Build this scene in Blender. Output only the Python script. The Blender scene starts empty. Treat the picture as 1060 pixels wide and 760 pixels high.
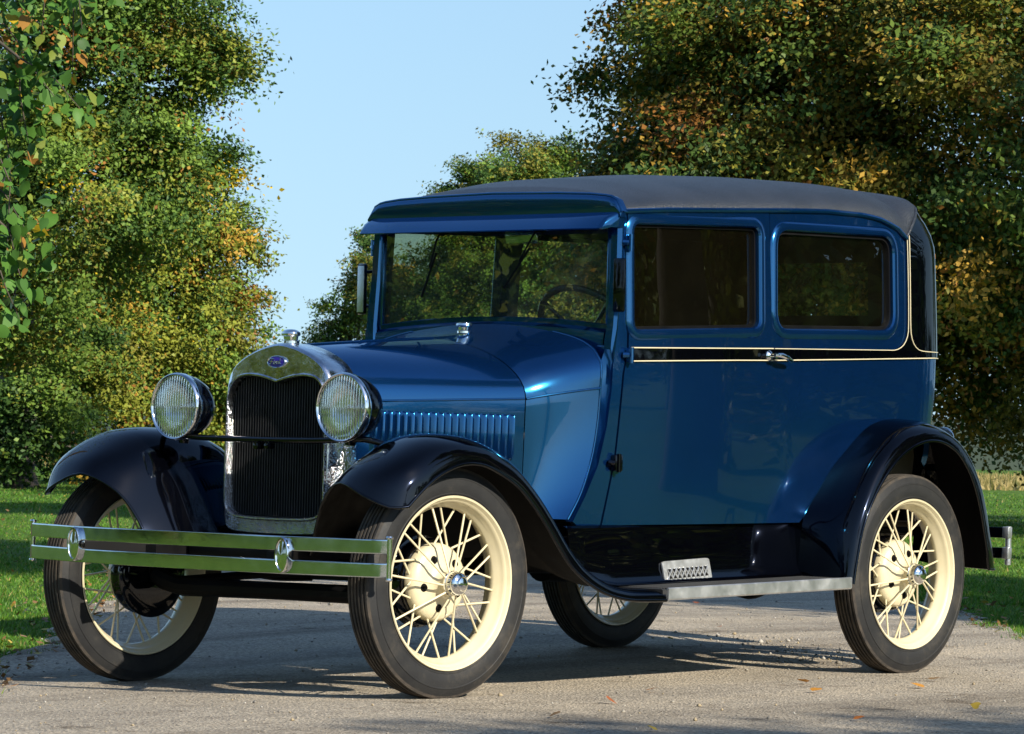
import bpy, bmesh, math, random
import numpy as np
from mathutils import Vector, Matrix, Euler
from mathutils.geometry import delaunay_2d_cdt

R_ = math.radians
random.seed(7)
scene = bpy.context.scene
COL = scene.collection

# ------------------------------------------------------------------ camera
CAM_P = Vector((-8.99545, -8.67973, 0.83587))
CAM_F = Vector((0.76040215, 0.64912828, 0.0205195))
CAM_R = Vector((0.64868497, -0.76065992, 0.02458265))
CAM_U = Vector((-0.03156566, 0.00538201, 0.99948719))
cam_data = bpy.data.cameras.new("camera")
cam_data.sensor_width = 36.0
cam_data.lens = 36.0 * 3827.4 / 1060.0
cam_data.clip_start = 0.1
cam_data.clip_end = 5000.0
cam = bpy.data.objects.new("camera", cam_data)
COL.objects.link(cam)
M = Matrix.Identity(4)
for i in range(3):
    M[i][0] = CAM_R[i]; M[i][1] = CAM_U[i]; M[i][2] = -CAM_F[i]; M[i][3] = CAM_P[i]
cam.matrix_world = M
cam_data.dof.use_dof = True
cam_data.dof.focus_distance = 12.8
cam_data.dof.aperture_fstop = 36.0
scene.camera = cam

# ------------------------------------------------------------------ light
SUN_H = Vector((-0.13, -0.99, 0.0)).normalized()      # towards the sun, on the ground
SUN_EL = R_(30.0)
SUN_STRENGTH = 4.6
SKY_STRENGTH = 0.077
EXPOSURE = 0.75
sun_dir = (SUN_H * math.cos(SUN_EL) + Vector((0, 0, math.sin(SUN_EL)))).normalized()
world = bpy.data.worlds.new("World")
scene.world = world
world.use_nodes = True
wn = world.node_tree.nodes
wl = world.node_tree.links
wn.clear()
sky = wn.new("ShaderNodeTexSky")
sky.sky_type = 'NISHITA'
sky.sun_disc = False
sky.sun_elevation = SUN_EL
sky.sun_rotation = math.atan2(sun_dir.x, sun_dir.y)
sky.air_density = 0.85
sky.dust_density = 0.3
sky.ozone_density = 4.5
sky.altitude = 0.0
# the band of sky near the horizon is taken a little higher up, as on a clear dry day
wtc = wn.new("ShaderNodeTexCoord")
wma = wn.new("ShaderNodeVectorMath"); wma.operation = 'MULTIPLY_ADD'
wma.inputs[1].default_value = (1.0, 1.0, 0.32); wma.inputs[2].default_value = (0.0, 0.0, 0.050)
wnm = wn.new("ShaderNodeVectorMath"); wnm.operation = 'NORMALIZE'
wl.new(wtc.outputs['Generated'], wma.inputs[0]); wl.new(wma.outputs[0], wnm.inputs[0]); wl.new(wnm.outputs[0], sky.inputs[0])
bg = wn.new("ShaderNodeBackground")
bg.inputs[1].default_value = SKY_STRENGTH
wo = wn.new("ShaderNodeOutputWorld")
wl.new(sky.outputs[0], bg.inputs[0])
wl.new(bg.outputs[0], wo.inputs[0])
sun_data = bpy.data.lights.new("sun", 'SUN')
sun_data.energy = SUN_STRENGTH
sun_data.angle = R_(0.53)
sun_data.color = (1.0, 0.93, 0.80)
sun = bpy.data.objects.new("sun", sun_data)
sun.rotation_euler = (-sun_dir).to_track_quat('-Z', 'Y').to_euler()
sun.location = (-5, -20, 15)
COL.objects.link(sun)
vs = scene.view_settings
vs.view_transform = 'Standard'
vs.look = 'None'
vs.exposure = EXPOSURE
vs.gamma = 1.0
vs.use_curve_mapping = False
scene.cycles.max_bounces = 10
scene.cycles.transparent_max_bounces = 24
scene.cycles.caustics_reflective = False
scene.cycles.caustics_refractive = False

# ------------------------------------------------------------------ materials
def new_mat(name):
    m = bpy.data.materials.new(name)
    m.use_nodes = True
    nt = m.node_tree
    return m, nt, nt.nodes["Principled BSDF"]

def setp(b, **kw):
    names = dict(base='Base Color', rough='Roughness', metal='Metallic', coat='Coat Weight', coat_rough='Coat Roughness',
                 spec='Specular IOR Level', ior='IOR', trans='Transmission Weight', sheen='Sheen Weight', alpha='Alpha')
    for k, v in kw.items():
        if k == 'base' and len(v) == 3:
            v = (*v, 1.0)
        b.inputs[names[k]].default_value = v

def noise(nt, scale, detail=6.0, rough=0.6, coord='Object', vec_scale=None):
    tc = nt.nodes.new("ShaderNodeTexCoord")
    n = nt.nodes.new("ShaderNodeTexNoise")
    n.inputs['Scale'].default_value = scale
    n.inputs['Detail'].default_value = detail
    n.inputs['Roughness'].default_value = rough
    if vec_scale:
        mp = nt.nodes.new("ShaderNodeMapping")
        mp.inputs['Scale'].default_value = vec_scale
        nt.links.new(tc.outputs[coord], mp.inputs[0])
        nt.links.new(mp.outputs[0], n.inputs['Vector'])
    else:
        nt.links.new(tc.outputs[coord], n.inputs['Vector'])
    return n

def ramp(nt, fac, stops):
    r = nt.nodes.new("ShaderNodeValToRGB")
    e = r.color_ramp.elements
    while len(e) > 1:
        e.remove(e[0])
    e[0].position = stops[0][0]
    e[0].color = (*stops[0][1], 1) if len(stops[0][1]) == 3 else stops[0][1]
    for p, c in stops[1:]:
        k = e.new(p)
        k.color = (*c, 1)
    nt.links.new(fac, r.inputs[0])
    return r

def bump(nt, b, height, strength=0.2, dist=0.01, inp='Normal'):
    bp = nt.nodes.new("ShaderNodeBump")
    bp.inputs['Strength'].default_value = strength
    bp.inputs['Distance'].default_value = dist
    nt.links.new(height, bp.inputs['Height'])
    nt.links.new(bp.outputs[0], b.inputs[inp])
    return bp

def varied(name, c1, c2, scale, rough=(0.5, 0.6), metal=0.0, bump_s=0.0, bump_scale=None, **kw):
    m, nt, b = new_mat(name)
    n = noise(nt, scale)
    r = ramp(nt, n.outputs[0], [(0.3, c1), (0.7, c2)])
    nt.links.new(r.outputs[0], b.inputs['Base Color'])
    rr = ramp(nt, n.outputs[0], [(0.3, (rough[0],) * 3), (0.7, (rough[1],) * 3)])
    nt.links.new(rr.outputs[0], b.inputs['Roughness'])
    setp(b, metal=metal, **kw)
    if bump_s:
        n2 = noise(nt, bump_scale or scale * 4)
        bump(nt, b, n2.outputs[0], bump_s, 0.004)
    return m

def car_paint(name, c1, c2, sheen=None, amount=0.0):
    m, nt, b = new_mat(name)
    n = noise(nt, 1.6, 3)
    r = ramp(nt, n.outputs[0], [(0.35, c1), (0.65, c2)])
    nt.links.new(r.outputs[0], b.inputs['Base Color'])
    setp(b, rough=0.5, spec=0.0, coat=1.0, coat_rough=0.03)
    b.inputs['Coat IOR'].default_value = 1.5
    n1 = noise(nt, 2.2, 1.0, 0.4)
    bump(nt, b, n1.outputs[0], 0.16, 0.02, 'Coat Normal')
    n2 = noise(nt, 40, 6)
    rr = ramp(nt, n2.outputs[0], [(0.45, (0.01,) * 3), (0.75, (0.05,) * 3)])
    nt.links.new(rr.outputs[0], b.inputs['Coat Roughness'])
    if amount:
        g = nt.nodes.new("ShaderNodeBsdfGlossy")       # extra tinted gloss mixed in to boost the reflected sky sheen on the paint
        g.inputs[0].default_value = (*sheen, 1); g.inputs['Roughness'].default_value = 0.16
        bp = [n for n in nt.nodes if n.type == 'BUMP'][0]
        nt.links.new(bp.outputs[0], g.inputs['Normal'])
        mx = nt.nodes.new("ShaderNodeMixShader"); mx.inputs[0].default_value = amount
        out = [n for n in nt.nodes if n.type == 'OUTPUT_MATERIAL'][0]
        nt.links.new(b.outputs[0], mx.inputs[1]); nt.links.new(g.outputs[0], mx.inputs[2]); nt.links.new(mx.outputs[0], out.inputs[0])
    return m

BLUE = car_paint("blue_paint", (0.0010, 0.0085, 0.036), (0.0013, 0.0105, 0.044), (0.045, 0.35, 0.76), 0.24)
BLACK = car_paint("black_paint", (0.0004, 0.0005, 0.0011), (0.0007, 0.0008, 0.0016), (0.35, 0.45, 0.8), 0.008)
BLACK_DULL = varied("dull_black", (0.002, 0.002, 0.0025), (0.005, 0.0045, 0.0045), 12, (0.5, 0.7), spec=0.15)
BLACK.node_tree.nodes['Principled BSDF'].inputs['Coat Weight'].default_value = 0.85
CREAM = varied("cream_paint", (0.60, 0.52, 0.33), (0.66, 0.575, 0.38), 9, (0.28, 0.4), coat=0.4)
CHROME = varied("chrome", (0.75, 0.76, 0.77), (0.82, 0.82, 0.82), 25, (0.05, 0.11), metal=1.0)
NICKEL = varied("old_nickel", (0.52, 0.57, 0.60), (0.68, 0.71, 0.73), 18, (0.03, 0.09), metal=1.0, bump_s=0.03, bump_scale=60)
STEEL = varied("worn_aluminium", (0.50, 0.51, 0.52), (0.68, 0.68, 0.67), 14, (0.28, 0.5), metal=0.85, bump_s=0.15, bump_scale=90)
LINING = varied("brown_lining", (0.055, 0.040, 0.021), (0.08, 0.058, 0.032), 30, (0.8, 0.95), bump_s=0.2, bump_scale=300)
SEATM = varied("seat_fabric", (0.06, 0.05, 0.04), (0.10, 0.085, 0.07), 25, (0.8, 0.9), bump_s=0.2, bump_scale=200)
RUBBERMAT = varied("rubber_mat", (0.010, 0.010, 0.011), (0.022, 0.021, 0.020), 20, (0.6, 0.8), bump_s=0.3, bump_scale=120)

def pitted(name):
    m, nt, b = new_mat(name)
    setp(b, base=(0.74, 0.74, 0.76), metal=1.0, rough=0.09)
    nm = noise(nt, 16, 8, 0.75)
    rm_ = ramp(nt, nm.outputs[0], [(0.36, (0.50, 0.49, 0.49)), (0.50, (0.80, 0.80, 0.81)), (0.7, (0.90, 0.90, 0.91))])
    nt.links.new(rm_.outputs[0], b.inputs['Base Color'])
    tc = nt.nodes.new("ShaderNodeTexCoord")
    v = nt.nodes.new("ShaderNodeTexVoronoi")
    v.inputs['Scale'].default_value = 210
    nt.links.new(tc.outputs['Object'], v.inputs['Vector'])
    sep = nt.nodes.new("ShaderNodeSeparateXYZ")
    nt.links.new(tc.outputs['Object'], sep.inputs[0])
    mr = nt.nodes.new("ShaderNodeMapRange")            # more pitting low on the shell
    mr.inputs[1].default_value = 1.00; mr.inputs[2].default_value = 0.80
    mr.inputs[3].default_value = 0.10; mr.inputs[4].default_value = 1.0
    nt.links.new(sep.outputs[2], mr.inputs[0])
    r = ramp(nt, v.outputs['Distance'], [(0.0, (1, 1, 1)), (0.45, (0, 0, 0))])
    mul = nt.nodes.new("ShaderNodeMath"); mul.operation = 'MULTIPLY'
    nt.links.new(r.outputs[0], mul.inputs[0]); nt.links.new(mr.outputs[0], mul.inputs[1])
    bump(nt, b, mul.outputs[0], 0.55, 0.004)
    n = noise(nt, 40)
    rr = ramp(nt, n.outputs[0], [(0.35, (0.10,) * 3), (0.7, (0.26,) * 3)])
    nt.links.new(rr.outputs[0], b.inputs['Roughness'])
    return m
SHELLM = pitted("pitted_nickel")

def glassy(name, tint, refl=1.0, rough=0.0, dust_veil=(0.012, 0.050), dust_veil_col=(0.32, 0.27, 0.17)):
    m, nt, b = new_mat(name)
    nt.nodes.remove(b)
    out = [n for n in nt.nodes if n.type == 'OUTPUT_MATERIAL'][0]
    tr = nt.nodes.new("ShaderNodeBsdfTransparent"); tr.inputs[0].default_value = (*tint, 1)
    gl = nt.nodes.new("ShaderNodeBsdfGlossy"); gl.inputs['Roughness'].default_value = rough
    gl.inputs[0].default_value = (1, 1, 1, 1)
    fr = nt.nodes.new("ShaderNodeFresnel"); fr.inputs[0].default_value = 1.52
    mm = nt.nodes.new("ShaderNodeMath"); mm.operation = 'MULTIPLY'; mm.inputs[1].default_value = refl; mm.use_clamp = True
    mx = nt.nodes.new("ShaderNodeMixShader")
    ge = nt.nodes.new("ShaderNodeNewGeometry")
    inv = nt.nodes.new("ShaderNodeMath"); inv.operation = 'SUBTRACT'; inv.inputs[0].default_value = 1.0
    nt.links.new(ge.outputs['Backfacing'], inv.inputs[1])
    m2 = nt.nodes.new("ShaderNodeMath"); m2.operation = 'MULTIPLY'
    nt.links.new(fr.outputs[0], mm.inputs[0]); nt.links.new(mm.outputs[0], m2.inputs[0]); nt.links.new(inv.outputs[0], m2.inputs[1])
    nt.links.new(m2.outputs[0], mx.inputs[0])
    nt.links.new(tr.outputs[0], mx.inputs[1]); nt.links.new(gl.outputs[0], mx.inputs[2])
    du = nt.nodes.new("ShaderNodeBsdfDiffuse"); du.inputs[0].default_value = (*dust_veil_col, 1)
    dn = noise(nt, 6.0, 6.0, 0.7)
    dr = ramp(nt, dn.outputs[0], [(0.3, (dust_veil[0],) * 3), (0.75, (dust_veil[1],) * 3)])
    mxd = nt.nodes.new("ShaderNodeMixShader")
    nt.links.new(dr.outputs[0], mxd.inputs[0]); nt.links.new(mx.outputs[0], mxd.inputs[1]); nt.links.new(du.outputs[0], mxd.inputs[2])
    nt.links.new(mxd.outputs[0], out.inputs[0])
    n = noise(nt, 3.0, 1.0)
    bp = nt.nodes.new("ShaderNodeBump"); bp.inputs['Strength'].default_value = 0.03; bp.inputs['Distance'].default_value = 0.02
    nt.links.new(n.outputs[0], bp.inputs['Height'])
    nt.links.new(bp.outputs[0], gl.inputs['Normal'])
    return m
GLASS = glassy("window_glass", (0.72, 0.72, 0.62), 0.9, dust_veil=(0.004, 0.010), dust_veil_col=(0.22, 0.18, 0.10))
GLASS_CLEAR = glassy("clear_window_glass", (0.86, 0.90, 0.87), 1.2, dust_veil=(0.001, 0.006))
GLASS_SCREEN = glassy("windscreen_glass", (0.76, 0.82, 0.78), 1.7, dust_veil=(0.012, 0.045), dust_veil_col=(0.45, 0.50, 0.48))  # grey film here paints in a pale veil of reflected sky

def ribbed(name, metal):
    if metal:
        m, nt, b = new_mat(name)
        setp(b, base=(0.90, 0.91, 0.92), metal=1.0, rough=0.16)
        tgt, inp = b, 'Normal'
    else:
        m = glassy(name, (0.93, 0.95, 0.96), 1.6, 0.04)
        nt = m.node_tree
        tgt = [n for n in nt.nodes if n.type == 'BSDF_GLOSSY'][0]; inp = 'Normal'
    tc = nt.nodes.new("ShaderNodeTexCoord")
    w = nt.nodes.new("ShaderNodeTexWave")
    w.wave_type = 'BANDS'; w.bands_direction = 'Y'
    w.inputs['Scale'].default_value = 22.0
    w.inputs['Distortion'].default_value = 0.0
    nt.links.new(tc.outputs['Object'], w.inputs['Vector'])
    bump(nt, tgt, w.outputs['Fac'], 0.05, 0.002, inp)
    return m
REFLECTOR = ribbed("lamp_reflector", True)
LENS, _nt, _b = new_mat("fluted_lens")
setp(_b, base=(0.97, 0.98, 0.98), rough=0.02, trans=1.0, ior=1.47)
_d = _nt.nodes.new("ShaderNodeBsdfDiffuse"); _d.inputs[0].default_value = (0.85, 0.88, 0.90, 1)
_m = _nt.nodes.new("ShaderNodeMixShader"); _m.inputs[0].default_value = 0.07
_nt.links.new(_b.outputs[0], _m.inputs[1]); _nt.links.new(_d.outputs[0], _m.inputs[2])
_nt.links.new(_m.outputs[0], [n for n in _nt.nodes if n.type == 'OUTPUT_MATERIAL'][0].inputs[0])

def rubber(name):
    m, nt, b = new_mat(name)
    n = noise(nt, 7, 8, 0.7)
    r = ramp(nt, n.outputs[0], [(0.36, (0.009, 0.009, 0.010)), (0.54, (0.017, 0.0165, 0.016)), (0.74, (0.055, 0.046, 0.035))])
    nt.links.new(r.outputs[0], b.inputs['Base Color'])
    setp(b, rough=0.62, spec=0.4)
    n2 = noise(nt, 260, 4)
    bump(nt, b, n2.outputs[0], 0.25, 0.003)
    return m
TYREM = rubber("tyre_rubber")
TREADM = varied("worn_tread", (0.010, 0.010, 0.010), (0.075, 0.058, 0.042), 22, (0.75, 0.95), bump_s=0.6, bump_scale=220)

def fabric(name):
    m, nt, b = new_mat(name)
    n = noise(nt, 5, 8, 0.65)
    r = ramp(nt, n.outputs[0], [(0.3, (0.009, 0.012, 0.018)), (0.7, (0.019, 0.023, 0.032))])
    nt.links.new(r.outputs[0], b.inputs['Base Color'])
    setp(b, rough=0.46, spec=0.8)
    tc = nt.nodes.new("ShaderNodeTexCoord")
    v = nt.nodes.new("ShaderNodeTexVoronoi"); v.inputs['Scale'].default_value = 190
    nt.links.new(tc.outputs['Object'], v.inputs['Vector'])
    bump(nt, b, v.outputs['Distance'], 0.5, 0.004)
    return m
ROOFM = fabric("grained_roof_cloth")
ENAMEL = varied("violet_enamel", (0.03, 0.018, 0.30), (0.04, 0.022, 0.36), 30, (0.15, 0.2), coat=1.0)
RED_LENS = varied("red_lamp_glass", (0.25, 0.01, 0.01), (0.3, 0.015, 0.012), 30, (0.1, 0.15), coat=1.0)

def attr_leaf(name, transl=0.35, gloss=0.35):
    m, nt, b = new_mat(name)
    at = nt.nodes.new("ShaderNodeAttribute"); at.attribute_name = "tint"
    nt.links.new(at.outputs['Color'], b.inputs['Base Color'])
    setp(b, rough=0.5, spec=gloss)
    tl = nt.nodes.new("ShaderNodeBsdfTranslucent")
    hs = nt.nodes.new("ShaderNodeHueSaturation"); hs.inputs['Value'].default_value = 1.25; hs.inputs['Saturation'].default_value = 1.1
    nt.links.new(at.outputs['Color'], hs.inputs['Color'])
    nt.links.new(hs.outputs[0], tl.inputs[0])
    mx = nt.nodes.new("ShaderNodeMixShader"); mx.inputs[0].default_value = transl
    out = [n for n in nt.nodes if n.type == 'OUTPUT_MATERIAL'][0]
    nt.links.new(b.outputs[0], mx.inputs[1]); nt.links.new(tl.outputs[0], mx.inputs[2])
    nt.links.new(mx.outputs[0], out.inputs[0])
    return m
LEAFM = attr_leaf("leaf", 0.16, 0.16)
BLADEM = attr_leaf("grass_blade", 0.25, 0.25)
LITTERM = attr_leaf("fallen_leaf", 0.1, 0.2)
STONEM = attr_leaf("stone", 0.0, 0.2)
BARK = varied("bark", (0.045, 0.035, 0.025), (0.10, 0.08, 0.06), 9, (0.85, 0.95), bump_s=0.8, bump_scale=30)

# ------------------------------------------------------------------ helpers
class MB:
    def __init__(s):
        s.v = []; s.f = []; s.m = []
    def add(s, vs, fs, mat=0):
        o = len(s.v)
        s.v += [tuple(p) for p in vs]
        for f in fs:
            s.f.append(tuple(i + o for i in f)); s.m.append(mat)
        return s
    def loft(s, rings, cu=False, cv=False, caps=False, mat=0, flip=False):
        n = len(rings[0]); k = len(rings)
        vs = [p for r in rings for p in r]
        fs = []
        for i in range(k if cv else k - 1):
            a = i * n; b = ((i + 1) % k) * n
            for j in range(n if cu else n - 1):
                j2 = (j + 1) % n
                f = (a + j, a + j2, b + j2, b + j)
                fs.append(f[::-1] if flip else f)
        if caps:
            c0 = tuple(range(n)); c1 = tuple(range((k - 1) * n, k * n))
            fs.append(c0 if flip else c0[::-1]); fs.append(c1[::-1] if flip else c1)
        return s.add(vs, fs, mat)
    def tube(s, pts, r, n=8, closed=False, mat=0, caps=True):
        pts = [Vector(p) for p in pts]
        k = len(pts)
        rr = r if isinstance(r, (list, tuple)) else [r] * k
        rings = []
        ref = None
        for i, p in enumerate(pts):
            if closed:
                t = pts[(i + 1) % k] - pts[i - 1]
            else:
                t = pts[min(i + 1, k - 1)] - pts[max(i - 1, 0)]
            t.normalize()
            if ref is None:
                ref = Vector((0, 0, 1)) if abs(t.z) < 0.9 else Vector((1, 0, 0))
            a = (ref - t * ref.dot(t)).normalized()
            ref = a
            b = t.cross(a)
            rings.append([p + (a * math.cos(q) + b * math.sin(q)) * rr[i] for q in [2 * math.pi * j / n for j in range(n)]])
        return s.loft(rings, cu=True, cv=closed, caps=(caps and not closed), mat=mat)
    def lathe(s, prof, n=32, org=(0, 0, 0), axis='Z', mat=0, closed=False):
        # prof: list of (radius, along axis)
        org = Vector(org); rings = []
        for r, a in prof:
            ring = []
            for j in range(n):
                q = 2 * math.pi * j / n
                c, d = r * math.cos(q), r * math.sin(q)
                p = {'Z': (c, d, a), 'Y': (d, a, c), 'X': (a, c, d)}[axis]
                ring.append(org + Vector(p))
            rings.append(ring)
        return s.loft(rings, cu=True, cv=closed, mat=mat)
    def box(s, c, size, rot=None, bev=0.004, mat=0):
        bm = bmesh.new()
        bmesh.ops.create_cube(bm, size=1.0)
        bmesh.ops.scale(bm, vec=size, verts=bm.verts)
        if bev:
            bmesh.ops.bevel(bm, geom=bm.edges[:], offset=min(bev, min(size) * 0.45), segments=2, affect='EDGES', profile=0.5)
        if rot:
            bmesh.ops.rotate(bm, verts=bm.verts, matrix=Euler(rot).to_matrix())
        bmesh.ops.translate(bm, verts=bm.verts, vec=c)
        bm.verts.index_update()
        s.add([v.co[:] for v in bm.verts], [[v.index for v in f.verts] for f in bm.faces], mat)
        bm.free()
        return s
    def mirror_y(s):
        n = len(s.v)
        s.v += [(x, -y, z) for x, y, z in s.v]
        s.f += [tuple(i + n for i in f[::-1]) for f in s.f]
        s.m += s.m[:]
        return s
    def flipped_y(s):
        t = MB(); t.v = [(x, -y, z) for x, y, z in s.v]; t.f = [f[::-1] for f in s.f]; t.m = s.m[:]
        return t
    def build(s, name, mats, parent=None, sharp=35, recalc=False, merge=0.0):
        me = bpy.data.meshes.new(name)
        me.from_pydata([tuple(p) for p in s.v], [], s.f)
        if not isinstance(mats, (list, tuple)):
            mats = [mats]
        for m in mats:
            me.materials.append(m)
        me.polygons.foreach_set('material_index', s.m)
        if recalc or merge:
            bm = bmesh.new(); bm.from_mesh(me)
            if merge:
                bmesh.ops.remove_doubles(bm, verts=bm.verts, dist=merge)
            if recalc:
                bmesh.ops.recalc_face_normals(bm, faces=bm.faces)
            bm.to_mesh(me); bm.free()
        me.polygons.foreach_set('use_smooth', [True] * len(me.polygons))
        me.update()
        me.set_sharp_from_angle(angle=R_(sharp))
        o = bpy.data.objects.new(name, me)
        COL.objects.link(o)
        if parent:
            o.parent = parent
        return o

def link_copy(o, parent=None):
    c = o.copy(); COL.objects.link(c)
    if parent is not None:
        c.parent = parent
    return c

def empty(name, loc=(0, 0, 0), parent=None):
    o = bpy.data.objects.new(name, None)
    o.empty_display_size = 0.2
    o.location = loc
    COL.objects.link(o)
    if parent:
        o.parent = parent
    return o

def tag(o, label=None, cat=None, group=None, kind=None):
    if label: o['label'] = label
    if cat: o['category'] = cat
    if group: o['group'] = group
    if kind: o['kind'] = kind
    return o

def interp(x, xs, ys):
    return float(np.interp(x, xs, ys))

def resample(pts, n):
    P = np.array(pts, float)
    # smooth (Catmull-Rom) then by arc length
    out = []
    k = len(P)
    for i in range(k - 1):
        p0 = P[max(i - 1, 0)]; p1 = P[i]; p2 = P[i + 1]; p3 = P[min(i + 2, k - 1)]
        for t in np.linspace(0, 1, 12, endpoint=False):
            out.append(0.5 * ((2 * p1) + (-p0 + p2) * t + (2 * p0 - 5 * p1 + 4 * p2 - p3) * t * t + (-p0 + 3 * p1 - 3 * p2 + p3) * t ** 3))
    out.append(P[-1])
    Q = np.array(out)
    d = np.r_[0, np.cumsum(np.linalg.norm(np.diff(Q, axis=0), axis=1))]
    tt = np.linspace(0, d[-1], n)
    return np.stack([np.interp(tt, d, Q[:, c]) for c in range(Q.shape[1])], 1)

def lin_resample(pts, step):
    out = []
    for a, b in zip(pts[:-1], pts[1:]):
        d = math.hypot(b[0] - a[0], b[1] - a[1])
        k = max(1, int(math.ceil(d / step)))
        for i in range(k):
            t = i / k
            out.append((a[0] + (b[0] - a[0]) * t, a[1] + (b[1] - a[1]) * t))
    out.append(tuple(pts[-1]))
    return out

def round_loop(corners, r, n=7):
    out = []
    k = len(corners)
    for i in range(k):
        p = Vector(corners[i]); a = Vector(corners[i - 1]); b = Vector(corners[(i + 1) % k])
        p0 = p + (a - p).normalized() * r; p1 = p + (b - p).normalized() * r
        for j in range(n + 1):
            t = j / n
            q = p0.lerp(p, t).lerp(p.lerp(p1, t), t)
            # push the corner a little towards a true arc
            out.append((q.x, q.y))
    return out

def in_poly(p, poly):
    x, y = p; c = False; n = len(poly); j = n - 1
    for i in range(n):
        xi, yi = poly[i]; xj, yj = poly[j]
        if (yi > y) != (yj > y) and x < (xj - xi) * (y - yi) / (yj - yi) + xi:
            c = not c
        j = i
    return c

def seg_dist(p, loop):
    P = np.array(loop); A = P; B = np.roll(P, -1, 0)
    d = B - A; w = np.array(p) - A
    t = np.clip((w * d).sum(1) / np.maximum((d * d).sum(1), 1e-12), 0, 1)
    q = w - t[:, None] * d
    return float(np.sqrt((q * q).sum(1)).min())

def panel(mb, outer, holes, func, off=0.0, thick=0.012, step=0.045, mat=0):
    """A sheet of bodywork cut to an outline (s,z), with openings, laid on func(s,z,off) and given a thickness."""
    loops = [lin_resample(list(l) + [l[0]], step)[:-1] for l in [outer] + list(holes)]
    pts = []; edges = []
    for l in loops:
        o = len(pts)
        pts += l
        edges += [(o + i, o + (i + 1) % len(l)) for i in range(len(l))]
    xs = [p[0] for p in loops[0]]; ys = [p[1] for p in loops[0]]
    x = min(xs) + step * 0.5
    while x < max(xs):
        y = min(ys) + step * 0.5
        while y < max(ys):
            if in_poly((x, y), loops[0]) and not any(in_poly((x, y), h) for h in loops[1:]) and min(seg_dist((x, y), l) for l in loops) > step * 0.45:
                pts.append((x, y))
            y += step
        x += step
    r = delaunay_2d_cdt([Vector(p) for p in pts], edges, [], 0, 1e-6)
    V = [tuple(v) for v in r[0]]
    tris = []
    for f in r[2]:
        cx = sum(V[i][0] for i in f) / len(f); cy = sum(V[i][1] for i in f) / len(f)
        if in_poly((cx, cy), loops[0]) and not any(in_poly((cx, cy), h) for h in loops[1:]):
            a, b, c = [V[i] for i in f[:3]]
            if (b[0] - a[0]) * (c[1] - a[1]) - (b[1] - a[1]) * (c[0] - a[0]) < 0:
                f = f[::-1]
            tris.append(tuple(f))
    n = len(V)
    vs = [func(p[0], p[1], off) for p in V] + [func(p[0], p[1], off - thick) for p in V]
    fs = list(tris) + [tuple(i + n for i in f[::-1]) for f in tris]
    cnt = {}
    for f in tris:
        for i in range(3):
            e = (f[i], f[(i + 1) % 3]); cnt[e] = 1
    for (a, b) in list(cnt):
        if (b, a) not in cnt:
            fs.append((b, a, a + n, b + n))
    mb.add(vs, fs, mat)
    return mb

def sweep_loop(mb, loop, prof, func, mat=0, closed=True):
    """Sweep a moulding profile [(in-plane outwards, off)] along a loop on the body surface."""
    P = [Vector(p) for p in loop]
    k = len(P)
    area = sum(P[i].x * P[(i + 1) % k].y - P[(i + 1) % k].x * P[i].y for i in range(k))
    sgn = 1 if area > 0 else -1
    rings = []
    for i in range(k):
        if closed:
            t = P[(i + 1) % k] - P[i - 1]
        else:
            t = P[min(i + 1, k - 1)] - P[max(i - 1, 0)]
        t.normalize()
        nrm = Vector((t.y, -t.x)) * sgn
        rings.append([func(P[i].x + nrm.x * a, P[i].y + nrm.y * a, b) for a, b in prof])
    mb.loft(rings, cu=False, cv=closed, mat=mat, flip=(sgn < 0))
    return mb

# ------------------------------------------------------------------ ground
DIR = Vector((0.745, 0.667, 0)).normalized()      # the drive runs this way
LAT = Vector((-DIR.y, DIR.x, 0))                  # to its left
EDGE_L, EDGE_R = 1.07, -3.25

def ground_z(x, y):
    s = np.clip(x / 2.63, -0.4, 1.4); t = np.clip((y + 0.71) / 1.42, 0, 1.6)
    near = np.exp(-(((x - 1.3) / 5.0) ** 2 + ((y - 0.3) / 4.5) ** 2))
    return t * (-0.032 * (1 - s) + 0.022 * s) * near

def grid_sheet(name, us, ws, mat, lift, edge_noise=0.0):
    """Sheet over drive coordinates (along u, across w)."""
    vs = []; fs = []
    rng = np.random.default_rng(3)
    nj = len(ws)
    for i, u in enumerate(us):
        jl = edge_noise * (math.sin(u * 1.7) + 0.6 * math.sin(u * 4.1 + 1) + 0.5 * rng.normal())
        jr = edge_noise * (math.sin(u * 1.3 + 2) + 0.6 * math.sin(u * 3.7) + 0.5 * rng.normal())
        for j, w in enumerate(ws):
            ww = w + (jl if j == nj - 1 else jr if j == 0 else 0)
            x = DIR.x * u + LAT.x * ww; y = DIR.y * u + LAT.y * ww
            vs.append((x, y, float(ground_z(x, y)) + lift))
    for i in range(len(us) - 1):
        for j in range(nj - 1):
            a = i * nj + j
            fs.append((a, a + nj, a + nj + 1, a + 1)[::-1])
    mb = MB().add(vs, fs)
    return mb.build(name, mat, recalc=False)

def grass_ground():
    m, nt, b = new_mat("lawn")
    n1 = noise(nt, 0.35, 4, 0.55); n2 = noise(nt, 30, 8, 0.7)
    r1 = ramp(nt, n1.outputs[0], [(0.35, (0.070, 0.150, 0.020)), (0.65, (0.125, 0.205, 0.034))])
    r2 = ramp(nt, n2.outputs[0], [(0.3, (0.45, 0.45, 0.4)), (0.7, (1.2, 1.2, 1.1))])
    mx = nt.nodes.new("ShaderNodeMix"); mx.data_type = 'RGBA'; mx.blend_type = 'MULTIPLY'; mx.inputs[0].default_value = 1.0
    nt.links.new(r1.outputs[0], mx.inputs[6]); nt.links.new(r2.outputs[0], mx.inputs[7])
    nt.links.new(mx.outputs[2], b.inputs['Base Color'])
    setp(b, rough=0.9, spec=0.1)
    bump(nt, b, n2.outputs[0], 0.8, 0.03)
    return m

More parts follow.
